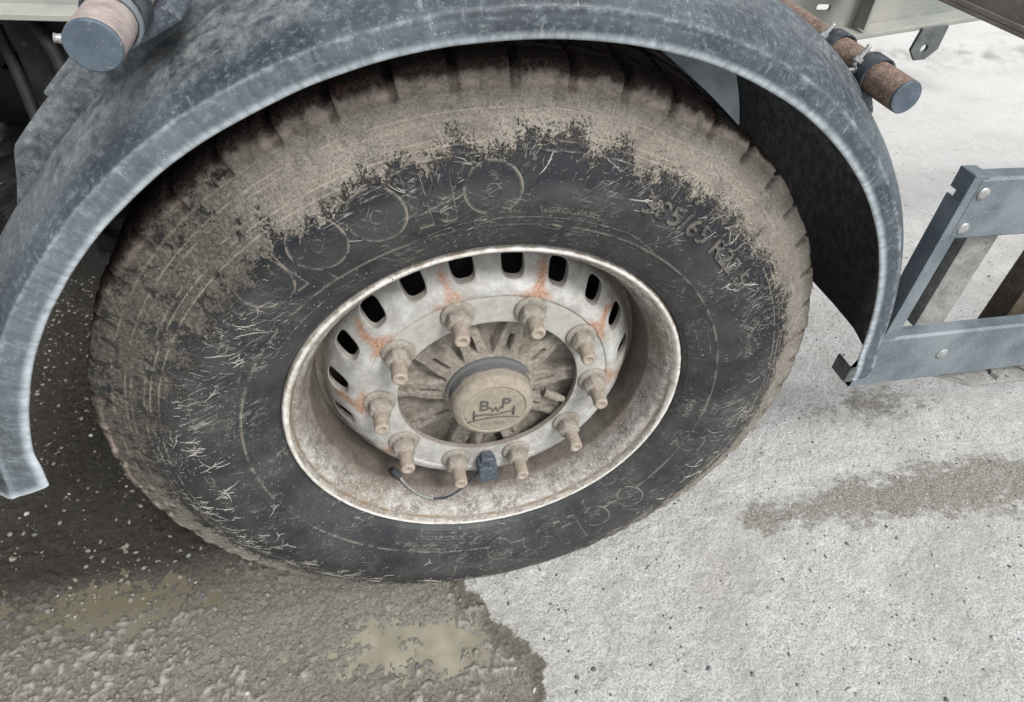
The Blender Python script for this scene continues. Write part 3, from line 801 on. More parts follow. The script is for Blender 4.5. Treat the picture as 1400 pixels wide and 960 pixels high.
# ---- rim barrel ----
rp = np.array([(0.2990, 0.0135), (0.3000, 0.0080), (0.2995, 0.0030), (0.2975, 0.0000), (0.2950, -0.0008), (0.2925, 0.0005), (0.2900, 0.0040), (0.2880, 0.0085),
               (0.2850, 0.0120), (0.2800, 0.0165), (0.2765, 0.0230), (0.2740, 0.0340), (0.2720, 0.0440), (0.2690, 0.0500), (0.2655, 0.0530), (0.2640, 0.0580),
               (0.2630, 0.0700), (0.2610, 0.0950), (0.2590, 0.1200), (0.2580, 0.1600), (0.2590, 0.2600), (0.2750, 0.2900), (0.2900, 0.3050)])
q = resample(rp, 120, lambda o: o[:, 1] < 0.06)
na = 720; th2 = np.linspace(0, 2 * PI, na, endpoint=False)
T2, I2 = np.meshgrid(th2, np.arange(120), indexing='ij')
r2 = q[I2, 0]; y2 = q[I2, 1]
r2b = r2 + (fbm(T2 * 40, y2 * 300, 130, 3) - 0.5) * 0.0008
V = np.stack([r2b * np.sin(T2), y2, r2b * np.cos(T2)], -1).reshape(-1, 3)
s_ = I2 / 119
upw = 0.5 + 0.5 * np.cos(T2 - R(8))
lth = 0.2925 - 0.0065 * sst(0.3, 0.75, upw)
lipm = sst(lth - 0.0008, lth + 0.0012, r2) * (y2 < 0.02)
seam = np.clip(np.exp(-((r2 - 0.2985) / 0.0010) ** 2) * 0.9 + np.exp(-((r2 - 0.2878) / 0.0014) ** 2) * (y2 < 0.02), 0, 1)
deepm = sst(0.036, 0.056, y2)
pol = np.stack([np.sin(T2) * r2, y2 * 1.0, np.cos(T2) * r2], -1).reshape(-1, 3)
link('rim', mesh_np('rim', V, grid_faces(na, 120, True), dict(pol=pol, lip=lipm.ravel(), seam=seam.ravel(), deep=deepm.ravel(), rad=r2.ravel())), M_LIP, wheel)

# ---- wheel disc with twenty hand holes ----
dprof = np.array([(0.1405, 0.0520), (0.1405, 0.0440), (0.1415, 0.0430), (0.150, 0.0430), (0.165, 0.0430), (0.180, 0.0430), (0.1885, 0.0434), (0.1895, 0.0418), (0.196, 0.0420), (0.2040, 0.0450),
                  (0.2120, 0.0520), (0.2200, 0.0610), (0.2280, 0.0710), (0.2360, 0.0830), (0.2430, 0.0960), (0.2500, 0.1080), (0.2585, 0.1150)])
dq = resample(dprof, 400)
ds = np.concatenate([[0], np.cumsum(np.hypot(*np.diff(dq, axis=0).T))])
def dpt(s): return np.interp(s, ds, dq[:, 0]), np.interp(s, ds, dq[:, 1])
s_of = lambda r: float(np.interp(r, dq[8:, 0], ds[8:]))
sA = s_of(0.1995); sB = s_of(0.2485); sE = ds[-1]
HP = 7.0                                       # hole phase, degrees
verts = []; faces = []
def addgrid(s_arr, t_arr, wrap):
    k = len(verts)
    for t in t_arr:
        for s in s_arr:
            verts.append((t, s))
    nu, nv = len(t_arr), len(s_arr)
    for i in range(nu if wrap else nu - 1):
        for j in range(nv - 1):
            a = k + i * nv + j; b = k + ((i + 1) % nu) * nv + j
            faces.append((a, b, b + 1, a + 1))
tt = np.linspace(0, 360, 480, endpoint=False)  # 24 columns per 18-degree cell
addgrid(np.linspace(0, sA, 70), tt + HP - 9, True)
addgrid(np.linspace(sB, sE, 14), tt + HP - 9, True)
# cells with a rounded hole
NC = 96
cell_w = 18.0; cs = (sA + sB) / 2; chh = (sB - sA) / 2
def cell_outer():
    pts = []
    n1 = 24; n2 = 24
    for i in range(n1): pts.append((-9 + 18 * i / n1, sA))
    for i in range(n2): pts.append((9, sA + (sB - sA) * i / n2))
    for i in range(n1): pts.append((9 - 18 * i / n1, sB))
    for i in range(n2): pts.append((-9, sB - (sB - sA) * i / n2))
    return pts
hole_hw = 0.0168; hole_hh = 0.0235             # half sizes in metres
hc = s_of(0.2262)
outer = cell_outer(); inner = []
for (t, s) in outer:
    x = R(t) * 0.225; y = s - cs
    a = math.atan2(y / chh, x / (R(9) * 0.225))
    ca, sa = math.cos(a), math.sin(a)
    k = (abs(ca) ** 3.2 + abs(sa) ** 3.2) ** (-1 / 3.2)
    inner.append((math.degrees(hole_hw * ca * k / 0.225), hc + hole_hh * sa * k))
hole_loops = []
for h in range(20):
    t0 = HP + 18 * h; k = len(verts); NL = 6
    for l in range(NL + 1):
        f = (l / NL) ** 0.8
        for (o_, i_) in zip(outer, inner):
            verts.append((t0 + o_[0] * (1 - f) + i_[0] * f, o_[1] * (1 - f) + i_[1] * f))
    for l in range(NL):
        for j in range(NC):
            a = k + l * NC + j; b = k + l * NC + (j + 1) % NC
            faces.append((a, b, b + NC, a + NC))
    hole_loops.append([k + NL * NC + j for j in range(NC)])
vt = np.array(verts); r3, y3 = dpt(vt[:, 1]); t3 = np.radians(vt[:, 0])
V = np.stack([r3 * np.sin(t3), y3, r3 * np.cos(t3)], -1)
nsurf = len(V); extra = []; ef = []; eatt = []
for lp in hole_loops:                          # rolled edge and thickness of each hole
    P = V[lp]; c = P.mean(0)
    for dpth, kk in ((0.0012, 0.975), (0.004, 0.955), (0.0125, 0.95)):
        Q = c + (P - c) * kk; Q[:, 1] += dpth
        ax = np.array([0, 0, 0])
        extra.append(Q)
base = nsurf
k = 0
for h, lp in enumerate(hole_loops):
    prev = lp
    for q_ in range(3):
        cur = [base + (h * 3 + q_) * NC + j for j in range(NC)]
        for j in range(NC):
            ef.append((prev[j], prev[(j + 1) % NC], cur[(j + 1) % NC], cur[j]))
        prev = cur
V = np.concatenate([V] + extra)
F = np.array(faces + ef)
RR = np.hypot(V[:, 0], V[:, 2]); DD = np.degrees(np.arctan2(V[:, 0], V[:, 2]))
rust = np.zeros(len(V))
for i, st_ in enumerate([0.75, 1.0, 0.9, 0.8, 0.2, 0.15, 0.35, 0.75, 0.95, 0.95]):
    a0 = -18 + 36 * i
    dd = (DD - a0 + 180) % 360 - 180
    wob = (fbm(RR * 60 + i * 3, RR * 0 + i, 140, 2) - 0.5) * 5
    rust = np.maximum(rust, st_ * np.exp(-((dd + wob) / (2.4 + 7.0 * np.exp(-((RR - 0.193) / 0.009) ** 2))) ** 2) * sst(0.176, 0.187, RR) * sst(0.2475, 0.222, RR))
seamline = np.exp(-((RR - 0.1890) / 0.0011) ** 2) * sst(60, 35, np.abs(DD - 5))
rust = np.maximum(rust, seamline * 0.6)
dust = sst(0.189, 0.187, RR) * sst(56, 50, np.abs(DD + 2)) + 0.25
grime = sst(0.236, 0.2475, RR) * 0.9 + 0.75 * sst(0.1425, 0.1408, RR)
# dirt ring round each nut
for i in range(10):
    a0 = R(-18 + 36 * i); dx = V[:, 0] - 0.1675 * math.sin(a0); dz = V[:, 2] - 0.1675 * math.cos(a0)
    grime = np.maximum(grime, 0.75 * np.exp(-((np.hypot(dx, dz) - 0.0215) / 0.0030) ** 2))
inhole = (np.arange(len(V)) >= nsurf)
grime = np.where(inhole, 0.55, grime)
pol = np.stack([V[:, 0], V[:, 1], V[:, 2]], -1)
# weld duplicate cell borders by merging close vertices
key = np.round(V / 2e-6).astype(np.int64)
_, first, inv = np.unique(key, axis=0, return_index=True, return_inverse=True)
inv = inv.ravel()
F2 = inv[F]
dme = mesh_np('disc', V[first], F2, dict(pol=pol[first], rust=rust[first], dust=np.clip(dust, 0, 1)[first], grime=np.clip(grime, 0, 1)[first]))
link('disc', dme, M_DISC, wheel)
# brake drum behind, dark
mb = MB(); mb.tube([(0, 0.115, 0), (0, 0.118, 0), (0, 0.32, 0)], [0.10, 0.205, 0.205], 64, True)
mb.build('brake_drum', M_BLACK, wheel)
mb = MB()
a = np.linspace(0, 2 * PI, 97)[:-1]
vs = [(0.2586 * math.sin(t), 0.1155, 0.2586 * math.cos(t)) for t in a] + [(0.2586 * math.sin(t), 0.235, 0.2586 * math.cos(t)) for t in a] + [(0.2 * math.sin(t), 0.235, 0.2 * math.cos(t)) for t in a]
fs = [(i, (i + 1) % 96, 96 + (i + 1) % 96, 96 + i) for i in range(96)] + [(96 + i, 96 + (i + 1) % 96, 192 + (i + 1) % 96, 192 + i) for i in range(96)]
mb.add(vs, fs); mb.build('inner_barrel', M_BLACK, wheel)

# ---- hub with forked ribs ----
nr, nt = 70, 720
hr = np.linspace(0.058, 0.185, nr); ht = np.linspace(0, 2 * PI, nt, endpoint=False)
HT, HR = np.meshgrid(ht, hr, indexing='ij')
hd = np.degrees(HT)
ph = ((hd - 0.0) / 36.0) % 1                     # 0..1 across one rib pitch, rib centre at 0.5
dc = np.abs(ph - 0.5) * 36                       # degrees from rib centre
dm = dc * PI / 180 * HR                          # metres from rib centre
half = 0.0205 - 0.0045 * sst(0.075, 0.13, HR)    # rib half width
ribm = sst(half + 0.0022, half - 0.0020, dm)
slot = sst(0.0050, 0.0022, dm) * sst(0.076, 0.082, HR) * sst(0.108, 0.098, HR)
fork = sst(0.0085, 0.0040, dm) * sst(0.124, 0.135, HR) * sst(0.15, 0.145, HR)
top = 0.0515 + 0.010 * sst(0.078, 0.132, HR)
floor_ = 0.076 + 0.005 * sst(0.09, 0.14, HR)
hy = floor_ + (top - floor_) * ribm
hy = hy + 0.024 * slot * ribm + 0.004 * fork * ribm
collar = sst(0.0745, 0.0695, HR); hy = hy * (1 - collar) + 0.046 * collar
hy += (fbm(HT * 20, HR * 200, 150, 3) - 0.5) * 0.0022
V = np.stack([HR * np.sin(HT), hy, HR * np.cos(HT)], -1).reshape(-1, 3)
M_HUB = mat_dusty('dusty_hub', (0.165, 0.145, 0.12), (0.285, 0.26, 0.22), (0.40, 0.37, 0.32), (0.13, 0.055, 0.032))
link('hub', mesh_np('hub', V, grid_faces(nt, nr, True)), M_HUB, wheel)
# the two threaded draw-off lugs seen on the hub face
for a_, rl in ((186, 0.121), (111, 0.123)):
    mb = MB(); t = R(a_); x, z = math.sin(t), math.cos(t)
    mb.tube([(x * (rl - 0.022), 0.058, z * (rl - 0.022)), (x * rl, 0.052, z * rl), (x * (rl + 0.014), 0.050, z * (rl + 0.014))], [0.0085, 0.0075, 0.0048], 12)
    mb.build('hub_lug', M_HUB, wheel, bevel=0.001)

# ---- hub cap ----
mc = NT('dusty_hub_cap', 0.85, 0.25)
n1 = mc.noise(90, 5, 0.7); n2 = mc.noise(700, 3, 0.7)
cc_ = mc.mix(mc.ramp(n1, 0.3, 0.7), (0.215, 0.187, 0.150), (0.315, 0.28, 0.225))
cc_ = mc.mix(mc.ramp(n2, 0.58, 0.70, 0, 0.5), cc_, (0.45, 0.39, 0.31))
cc_ = mc.mix(mc.ramp(mc.noise(45, 6, 0.75), 0.52, 0.68, 0, 0.55), cc_, (0.13, 0.11, 0.085))
bk = mc.ramp(mc.math('ADD', mc.attr('black'), mc.math('MULTIPLY', mc.math('SUBTRACT', n1, 0.5), 2.2)), 0.40, 0.70)
cc_ = mc.mix(bk, cc_, mc.mix(n2, (0.04, 0.046, 0.055), (0.17, 0.165, 0.155)))
mc.color(cc_); mc.bump(mc.math('ADD', n1, mc.math('MULTIPLY', n2, 0.6)), 0.5, 0.0012)
cp = np.array([(0.0690, 0.047), (0.0690, 0.042), (0.0675, 0.040), (0.0650, 0.0385), (0.0642, 0.030), (0.0636, 0.020), (0.0628, 0.0115), (0.0600, 0.0060), (0.0550, 0.0025), (0.0510, 0.0010), (0.0490, 0.0008), (0.0482, 0.0020), (0.0474, 0.0032), (0.0466, 0.0022), (0.0455, 0.0016), (0.03, 0.0012), (0.0, 0.0012)])
s0 = np.concatenate([[0], np.cumsum(np.hypot(*np.diff(cp, axis=0).T))]); u = np.linspace(0, s0[-1], 90)
cq = np.stack([np.interp(u, s0, cp[:, 0]), np.interp(u, s0, cp[:, 1])], -1)
T4, I4 = np.meshgrid(np.linspace(0, 2 * PI, 256, endpoint=False), np.arange(90), indexing='ij')
cr_ = cq[I4, 0]; cy_ = cq[I4, 1]
# eight shallow flats on the shoulder of the cap
fl = np.cos(((np.degrees(T4) - 10) % 45 - 22.5) * PI / 180)
flat = np.minimum(1.0, 0.985 / fl) * sst(0.040, 0.030, cy_) * sst(0.050, 0.055, cr_) + (1 - sst(0.040, 0.030, cy_) * sst(0.050, 0.055, cr_))
cr2 = cr_ * flat
V = np.stack([cr2 * np.sin(T4), cy_, cr2 * np.cos(T4)], -1).reshape(-1, 3)
ct = np.degrees((T4 + PI) % (2 * PI) - PI)
blackm = sst(0.020, 0.030, cy_) * sst(100, 55, np.abs(ct + 12))
cap = link('hub_cap', mesh_np('hub_cap', V, grid_faces(256, 90, True), dict(black=blackm.ravel())), mc.m, wheel)
def cap_text(s, size, x, z, name='emblem_letter', rot=0.0, bend=0.0, mat=None):
    me = text_mesh(s, size, 0.0006, off=0.0)
    for v in me.vertices:
        a, b, h = v.co
        if bend:
            t = a / bend; a, b = (bend + b) * math.sin(t), (bend + b) * math.cos(t) - bend
        v.co = (x + a * math.cos(rot) - b * math.sin(rot), 0.0011 - 0.0008 - h, z + a * math.sin(rot) + b * math.cos(rot))
    me.materials.clear(); me.update()
    return link(name, me, mat or M_INK, wheel)
cap_text('B', 0.031, -0.0160, 0.0115, rot=R(-4))
cap_text('P', 0.031, 0.0170, 0.0125, rot=R(-4))
cap_text('W', 0.0165, 0.0015, 0.0010, rot=R(-4))
cap_text('ECO PLUS', 0.0085, 0.0, -0.0290, bend=0.06, mat=M_NUT)
mb = MB(); yb = 0.0004
def bar(x0, z0, x1, z1, w=0.0011):
    mb.tube([(x0, yb, z0), (x1, yb, z1)], w, 6, True)
bar(-0.0310, -0.0155, -0.0310, 0.0035, 0.0015); bar(0.0300, -0.0135, 0.0300, 0.0055, 0.0015)     # the axle drawing: wheel bars, beam and ground line
bar(-0.0335, -0.0045, -0.0285, -0.0045); bar(0.0275, -0.002, 0.0325, -0.002)
bar(-0.0300, -0.0080, -0.0100, -0.0072); bar(0.0120, -0.0068, 0.0290, -0.0052)
pts = [(-0.0100 + 0.022 * i / 10, yb, -0.0072 - 0.0026 * math.sin(PI * i / 10)) for i in range(11)]
mb.tube(pts, 0.0011, 6)
pts = [(-0.040 + 0.080 * i / 16, yb, -0.0215 + 0.0058 * (1 - ((i - 8) / 8) ** 2)) for i in range(17)]
mb.tube(pts, 0.0010, 6)
mb.build('axle_emblem', M_INK, wheel)

# ---- nuts, washers, studs ----
def ring_mesh(profile, n=40):
    vs = []; fs = []; m = len(profile)
    for i in range(n):
        a = 2 * PI * i / n
        for (r, y) in profile: vs.append((r * math.sin(a), y, r * math.cos(a)))
    for i in range(n):
        for j in range(m - 1):
            a = i * m + j; b = ((i + 1) % n) * m + j
            fs.append((a, b, b + 1, a + 1))
    return vs, fs
def rough_up(me, amp, seed):
    r_ = random.Random(seed)
    for v in me.vertices: v.co += Vector((r_.uniform(-1, 1), r_.uniform(-1, 1), r_.uniform(-1, 1))) * amp
def make_nut():
    mb = MB()
    vs, fs = ring_mesh([(0.0232, 0.001), (0.0240, -0.0010), (0.0234, -0.0034), (0.0220, -0.0048), (0.0195, -0.0052), (0.0160, -0.0054)]); mb.add(vs, fs, True)
    w = mb.build('washer', M_NUT, None)
    mb = MB(); n = 6
    rows = []
    for (rad, y, hexk) in ((0.0158, -0.0045, 0.0), (0.0158, -0.0070, 0.6), (0.0172, -0.0090, 1.0), (0.0172, -0.0225, 1.0), (0.0150, -0.0245, 0.5), (0.0118, -0.0262, 0.0), (0.0100, -0.0262, 0.0)):
        row = []
        for i in range(48):
            a = 2 * PI * i / 48; hx = math.cos(PI / 6) / math.cos(((a + PI / 6) % (PI / 3)) - PI / 6)
            r = rad * (1 - hexk + hexk * hx * 1.05)
            row.append((r * math.sin(a), y, r * math.cos(a)))
        rows.append(row)
    vs = [p for row in rows for p in row]
    fs = [(q_ * 48 + i, q_ * 48 + (i + 1) % 48, (q_ + 1) * 48 + (i + 1) % 48, (q_ + 1) * 48 + i) for q_ in range(len(rows) - 1) for i in range(48)]
    mb.add(vs, fs, True); nut = mb.build('wheel_nut', M_NUT, None)
    mb = MB(); pr = [(0.0104, -0.020)]
    y = -0.0262
    while y > -0.0520:                         # thread
        pr += [(0.0112, y), (0.0104, y - 0.0009)]; y -= 0.0018
    pr += [(0.0108, -0.0535), (0.0096, -0.0555), (0.0062, -0.0560), (0.0052, -0.0546), (0.0, -0.0546)]
    vs, fs = ring_mesh(pr, 32); mb.add(vs, fs, True); st = mb.build('wheel_stud', M_STUD, None)
    return w, nut, st
protos = make_nut()
for o in protos: rough_up(o.data, 0.00028, 5)
for i in range(10):
    a = R(-18 + 36 * i)
    loc = (0.1675 * math.sin(a), 0.0430, 0.1675 * math.cos(a))
    spin = rnd.uniform(0, 2 * PI)
    for k, p in enumerate(protos):
        o = p if i == 0 else p.copy()
        if i: C.objects.link(o)
        o.parent = wheel; o.location = loc; o.rotation_euler = (R(rnd.uniform(-2, 2)), spin if k < 2 else spin * 1.7, R(rnd.uniform(-2, 2)))
        if k == 2: o.scale = (1, 1 + rnd.uniform(-0.05, 0.07), 1)
# ---- sensor box, nipple and cable at the foot of the disc ----
bx = MB(); bx.prism([(-0.0165, -0.160), (0.0150, -0.160), (0.0165, -0.182), (0.0145, -0.196), (-0.0135, -0.196), (-0.0170, -0.184)], 0.012, 0.0425)
bx.prism([(-0.0100, -0.148), (0.0100, -0.148), (0.0110, -0.1585), (-0.0115, -0.1585)], 0.022, 0.0415)
bx.build('sensor_box', M_BLUEBLK, wheel, bevel=0.003)
nb_ = MB(); nb_.tube([(0.007, 0.030, -0.196), (0.008, 0.028, -0.204), (0.009, 0.026, -0.212)], [0.0058, 0.0038, 0.0048], 12)
nb_.build('valve_nipple', M_ZINC, wheel)
cb = MB(); P_ = [(-0.017, 0.028, -0.188), (-0.030, 0.022, -0.200), (-0.050, 0.020, -0.222), (-0.072, 0.022, -0.240), (-0.092, 0.028, -0.246)]
def bez(P, n=24):
    out = []; P = [Vector(p) for p in P]; m = len(P)
    for i in range(m - 1):
        p0, p1, p2, p3 = P[max(i - 1, 0)], P[i], P[i + 1], P[min(i + 2, m - 1)]
        for k in range(n // (m - 1)):
            t = k / (n // (m - 1)); out.append(0.5 * ((2 * p1) + (-p0 + p2) * t + (2 * p0 - 5 * p1 + 4 * p2 - p3) * t * t + (-p0 + 3 * p1 - 3 * p2 + p3) * t ** 3))
    return out + [P[-1]]
cb.tube(bez(P_), 0.0021, 10); cb.build('sensor_cable', M_RUBBER, wheel)
cb = MB(); P_ = [(-0.092, 0.028, -0.246), (-0.112, 0.036, -0.243), (-0.132, 0.046, -0.228), (-0.146, 0.055, -0.209)]
cb.tube(bez(P_), [0.0024] * 4 + [0.0027] * 21, 10); cb.build('valve_hose', M_STEELD, wheel)
vv = MB(); vv.tube([(-0.146, 0.055, -0.209), (-0.152, 0.060, -0.202), (-0.158, 0.065, -0.195)], [0.0052, 0.0068, 0.0060], 14); vv.build('valve_collar', M_RUBBER, wheel)

# ================================================================== MUDGUARD
eA = np.array([-90, -77.9, -71, -65, -57.9, -50, -42, -32, -21.5, -10, 0.6, 8.3, 15, 21.5, 29.4, 40, 48.3, 58.3, 66, 76, 82, 90])
eR = np.array([0.5665, 0.5602, 0.5572, 0.5558, 0.5540, 0.5534, 0.5539, 0.5550, 0.5588, 0.5645, 0.5700, 0.5738, 0.5765, 0.5775, 0.5790, 0.5826, 0.5842, 0.5820, 0.5775, 0.5695, 0.5665, 0.5650])
cE = np.polyfit(np.radians(eA), eR, 7)
def edge_rad(t): return np.polyval(cE, t)
gp = np.array([(0.0030, -0.0575), (0.0000, -0.0600), (0.0030, -0.0630), (0.0120, -0.0635), (0.0200, -0.0625), (0.0255, -0.0610), (0.0290, -0.0618), (0.0330, -0.0590), (0.0400, -0.0505),
               (0.0480, -0.0390), (0.0560, -0.0230), (0.0620, -0.0060), (0.0660, 0.0100), (0.0700, 0.0300), (0.0715, 0.0450), (0.0720, 0.10), (0.0720, 0.20), (0.0720, 0.36), (0.0720, 0.530)])
gq = resample(gp, 130, lambda o: o[:, 1] < 0.03)
a0g, a1g = -86.5, 84.6
nga = 620
T5, I5 = np.meshgrid(np.radians(np.linspace(a0g, a1g, nga)), np.arange(130), indexing='ij')
dr = gq[I5, 0]; gy_ = gq[I5, 1]
D5 = np.degrees(T5)
kscale = np.interp(D5, [-86, -68, -52, -20, 30, 60, 84], [1.30, 1.10, 0.89, 0.93, 0.97, 1.02, 1.05])
R5 = edge_rad(T5) + dr * kscale - 0.007 * sst(-80, -86.5, D5) * sst(0.05, 0.0, dr)
# raised saddles for the support tubes
R5 = R5 + sst(20, 26, D5) * sst(44, 38, D5) * sst(-0.002, 0.010, gy_) * 0.006
R5 += (fbm(D5 * 0.08, gy_ * 9, 160, 3) - 0.5) * 0.004
endf = sst(-82.5, -86.5, D5)
T5 = T5 - R(4.5) * (dr / 0.07) * sst(-72, -86.5, D5) * sst(0.05, -0.02, gy_)
R5 = R5 + 0 * endf
Y5 = gy_ - 0.004 * endf - 0.006 * sst(79, 83, D5) * (gy_ < 0.0)
V = np.stack([R5 * np.sin(T5), Y5, R5 * np.cos(T5)], -1)
n_out = V.reshape(-1, 3)
# inner skin, 4 mm inside
tu = np.gradient(V, axis=0); tv = np.gradient(V, axis=1)
nn = np.cross(tu, tv); nn /= np.linalg.norm(nn, axis=2, keepdims=True) + 1e-12
cen = np.stack([np.zeros_like(R5), np.full_like(R5, 0.2), np.zeros_like(R5)], -1)
sgn = np.sign(((V - cen) * nn).sum(2, keepdims=True).mean())
nn = nn * sgn
Vi = (V - nn * 0.0042).reshape(-1, 3)
Fo = grid_faces(nga, 130); nV = len(n_out)
Fi = Fo[:, ::-1] + nV
idx = np.arange(nV).reshape(nga, 130)
def strip(line):
    a = line[:-1]; b = line[1:]
    return np.stack([a, b, b + nV, a + nV], -1)
FF = np.concatenate([Fo, Fi, strip(idx[:, 0]), strip(idx[:, -1])[:, ::-1], strip(idx[0])[:, ::-1], strip(idx[-1])])
if sgn < 0: FF = FF[:, ::-1]
crease = np.exp(-((gq[I5, 0] - 0.0285) / 0.0022) ** 2) * (gy_ < -0.04)
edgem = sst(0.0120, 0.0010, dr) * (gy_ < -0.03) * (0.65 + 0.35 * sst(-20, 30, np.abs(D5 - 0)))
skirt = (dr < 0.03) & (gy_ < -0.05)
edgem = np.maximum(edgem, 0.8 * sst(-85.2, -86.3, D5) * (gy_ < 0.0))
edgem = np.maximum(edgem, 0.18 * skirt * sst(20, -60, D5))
updust = np.clip(sst(0.040, 0.060, dr) * (0.35 + 0.65 * sst(0, -40, D5)) * sst(75, 30, np.abs(D5)), 0, 1) * 0.8
z0 = np.zeros(nV)
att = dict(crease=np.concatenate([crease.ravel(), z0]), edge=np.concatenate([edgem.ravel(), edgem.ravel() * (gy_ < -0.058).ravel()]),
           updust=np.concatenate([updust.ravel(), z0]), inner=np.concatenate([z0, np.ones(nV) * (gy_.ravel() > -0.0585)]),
           pol=np.concatenate([np.stack([T5 * 0.6, R5, gy_], -1).reshape(-1, 3)] * 2))
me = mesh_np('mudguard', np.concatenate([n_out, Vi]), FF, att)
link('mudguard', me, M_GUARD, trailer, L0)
def saddle(a0, a1, y0, y1, h0, h1, taper, name='mudguard_saddle'):
    n = 60; D = np.linspace(a0, a1, n); vs = []; fs = []; up = []; pl = []
    cs_ = [(y0, -0.012), (y0, 0.72), (y0 + 0.002, 0.93), (y0 + 0.005, 1.0), ((y0 + y1) / 2, 1.0), (y1 - 0.005, 1.0), (y1, 0.9), (y1, -0.012)]
    for d_ in D:
        kk = np.interp(d_, [-86, -68, -52, -20, 30, 60, 84], [1.30, 1.10, 0.89, 0.93, 0.97, 1.02, 1.05])
        hh = h0 + (h1 - h0) * min(max((d_ - a0) / taper, 0), 1)
        for (y, f) in cs_:
            drr = np.interp(y, gp[9:, 1], gp[9:, 0]) * kk
            r = edge_rad(R(d_)) + (drr - 0.006 if f < 0 else drr + hh * f)
            vs.append((r * math.sin(R(d_)), y, r * math.cos(R(d_)))); up.append(0.42 if f > 0.3 else 0.25); pl.append((R(d_) * 0.6, r, y))
    m = len(cs_)
    F_ = [(i * m + j, i * m + j + 1, (i + 1) * m + j + 1, (i + 1) * m + j) for i in range(n - 1) for j in range(m - 1)]
    F_ += [(m - 1, m - 2, 1, 0), (m - 2, m - 3, 2, 1), (m - 3, m - 4, 3, 2)]; e = (n - 1) * m
    F_ += [(e, e + 1, e + m - 2, e + m - 1), (e + 1, e + 2, e + m - 3, e + m - 2), (e + 2, e + 3, e + m - 4, e + m - 3)]
    k = len(vs)
    o = link(name, mesh_np(name, np.array(vs), np.array(F_), dict(updust=np.array(up), pol=np.array(pl), crease=np.zeros(k), edge=np.zeros(k), inner=np.zeros(k)), smooth=False), M_GUARD, trailer, L0)
    bv = o.modifiers.new('b', 'BEVEL'); bv.width = 0.0015; bv.segments = 2; bv.limit_method = 'ANGLE'
saddle(-54.5, -12, 0.036, 0.100, 0.001, 0.027, 5.5)
saddle(-43.4, -13, 0.046, 0.125, 0.032, 0.0335, 3)

# support tubes with end caps, straps and strap bolts
def pt(x, y, z): return Vector((x, y, z))
def support_tube(A, B, rad, mat, caplen=0.004):
    A = Vector(A); B = Vector(B); ax = (B - A).normalized()
    mb = MB(); n = 12
    mb.tube([A, A + ax * 0.0015, A + (B - A) * 0.3, A + (B - A) * 0.6, B], [rad * 0.97, rad, rad, rad, rad], 40, True); mb.build('support_tube', mat, trailer, L0)
    mb = MB(); mb.tube([A - ax * 0.0035, A - ax * 0.0025, A - ax * 0.0002], [rad * 0.93, rad * 0.985, rad * 0.99], 40, True); mb.build('tube_end_cap', M_CAP, trailer, L0)
    return A, ax
def strap(cx, ax, rad, width, off, gap_ang, mat):
    """open steel band round a tube, with two lugs"""
    ax = ax.normalized(); u = (Vector((0, 0, 1)) - ax * ax.z).normalized(); w = ax.cross(u)
    mb = MB(); n = 40; vs = []
    a0, a1 = gap_ang
    for i in range(n + 1):
        a = R(a0 + (a1 - a0) * i / n)
        dirv = u * math.cos(a) + w * math.sin(a)
        bulge = 0.0
        for rr_ in (rad + 0.0008, rad + 0.0038):
            for k in (-1, 1): vs.append(cx + dirv * rr_ + ax * (width / 2 * k))
    fs = []
    for i in range(n):
        b = i * 4; c = b + 4
        fs += [(b, b + 1, c + 1, c), (b + 2, c + 2, c + 3, b + 3), (b, c, c + 2, b + 2), (b + 1, b + 3, c + 3, c + 1)]
    fs += [(0, 2, 3, 1), (n * 4, n * 4 + 1, n * 4 + 3, n * 4 + 2)]
    mb.add(vs, fs, False)
    mb.build('strap', mat, trailer, L0, bevel=0.0008)
    return u, w
def bolt(A, B, rad, name='strap_bolt', nut_at=(0.45,), mat=None):
    A = Vector(A); B = Vector(B); L = (B - A).length; n = max(6, int(L / 0.0022)); pts = []; rs = []
    for i in range(n + 1):
        pts.append(A + (B - A) * (i / n)); rs.append(rad * (1.0 if i % 2 else 0.84))
    mb = MB(); mb.tube(pts, rs, 12)
    for t in nut_at:
        c = A + (B - A) * t; ax = (B - A).normalized()
        mb.tube([c - ax * rad * 0.9, c + ax * rad * 0.9], rad * 1.9, 6, True, False)
    mb.build(name, mat or M_ZINC, trailer, L0)
# left tube (cap faces the viewer)
AL = (-0.3330, -0.1200, 0.5770)
A, ax = support_tube(AL, (-0.3390, 0.58, 0.590), 0.0188, M_RUSTP)
c0 = A + ax * 0.075
strap(c0, ax, 0.0188, 0.030, 0, (-150, 150), M_RUBBER)
strap(A + ax * 0.048, ax, 0.0188, 0.006, 0, (20, 175), M_STEEL)
bolt((-0.3460, -0.080, 0.5640), (-0.3700, -0.084, 0.5690), 0.0038, nut_at=(0.12,))
bolt((-0.3480, -0.085, 0.5600), (-0.3620, -0.090, 0.5580), 0.0030, nut_at=(0.5,))
# right tube
AR = (0.4500, -0.0350, 0.5045)
A, ax = support_tube(AR, (0.4050, 0.58, 0.530), 0.0200, M_RUST)
strap(A + ax * 0.060, ax, 0.0205, 0.022, 0, (-120, 95), M_RUBBER)
u_ = A + ax * 0.066
bolt(u_ + Vector((-0.026, 0, 0.008)), u_ + Vector((-0.012, 0.002, 0.032)), 0.0032, nut_at=(0.3,))
bolt(u_ + Vector((-0.040, -0.004, 0.004)), u_ + Vector((-0.018, 0.0, 0.004)), 0.0025, nut_at=(0.8,))
strap(A + ax * 0.135, ax, 0.0205, 0.022, 0, (-120, 95), M_RUBBER)
u_ = A + ax * 0.140
bolt(u_ + Vector((-0.024, 0, 0.010)), u_ + Vector((-0.010, 0.002, 0.030)), 0.0032, nut_at=(0.3,))
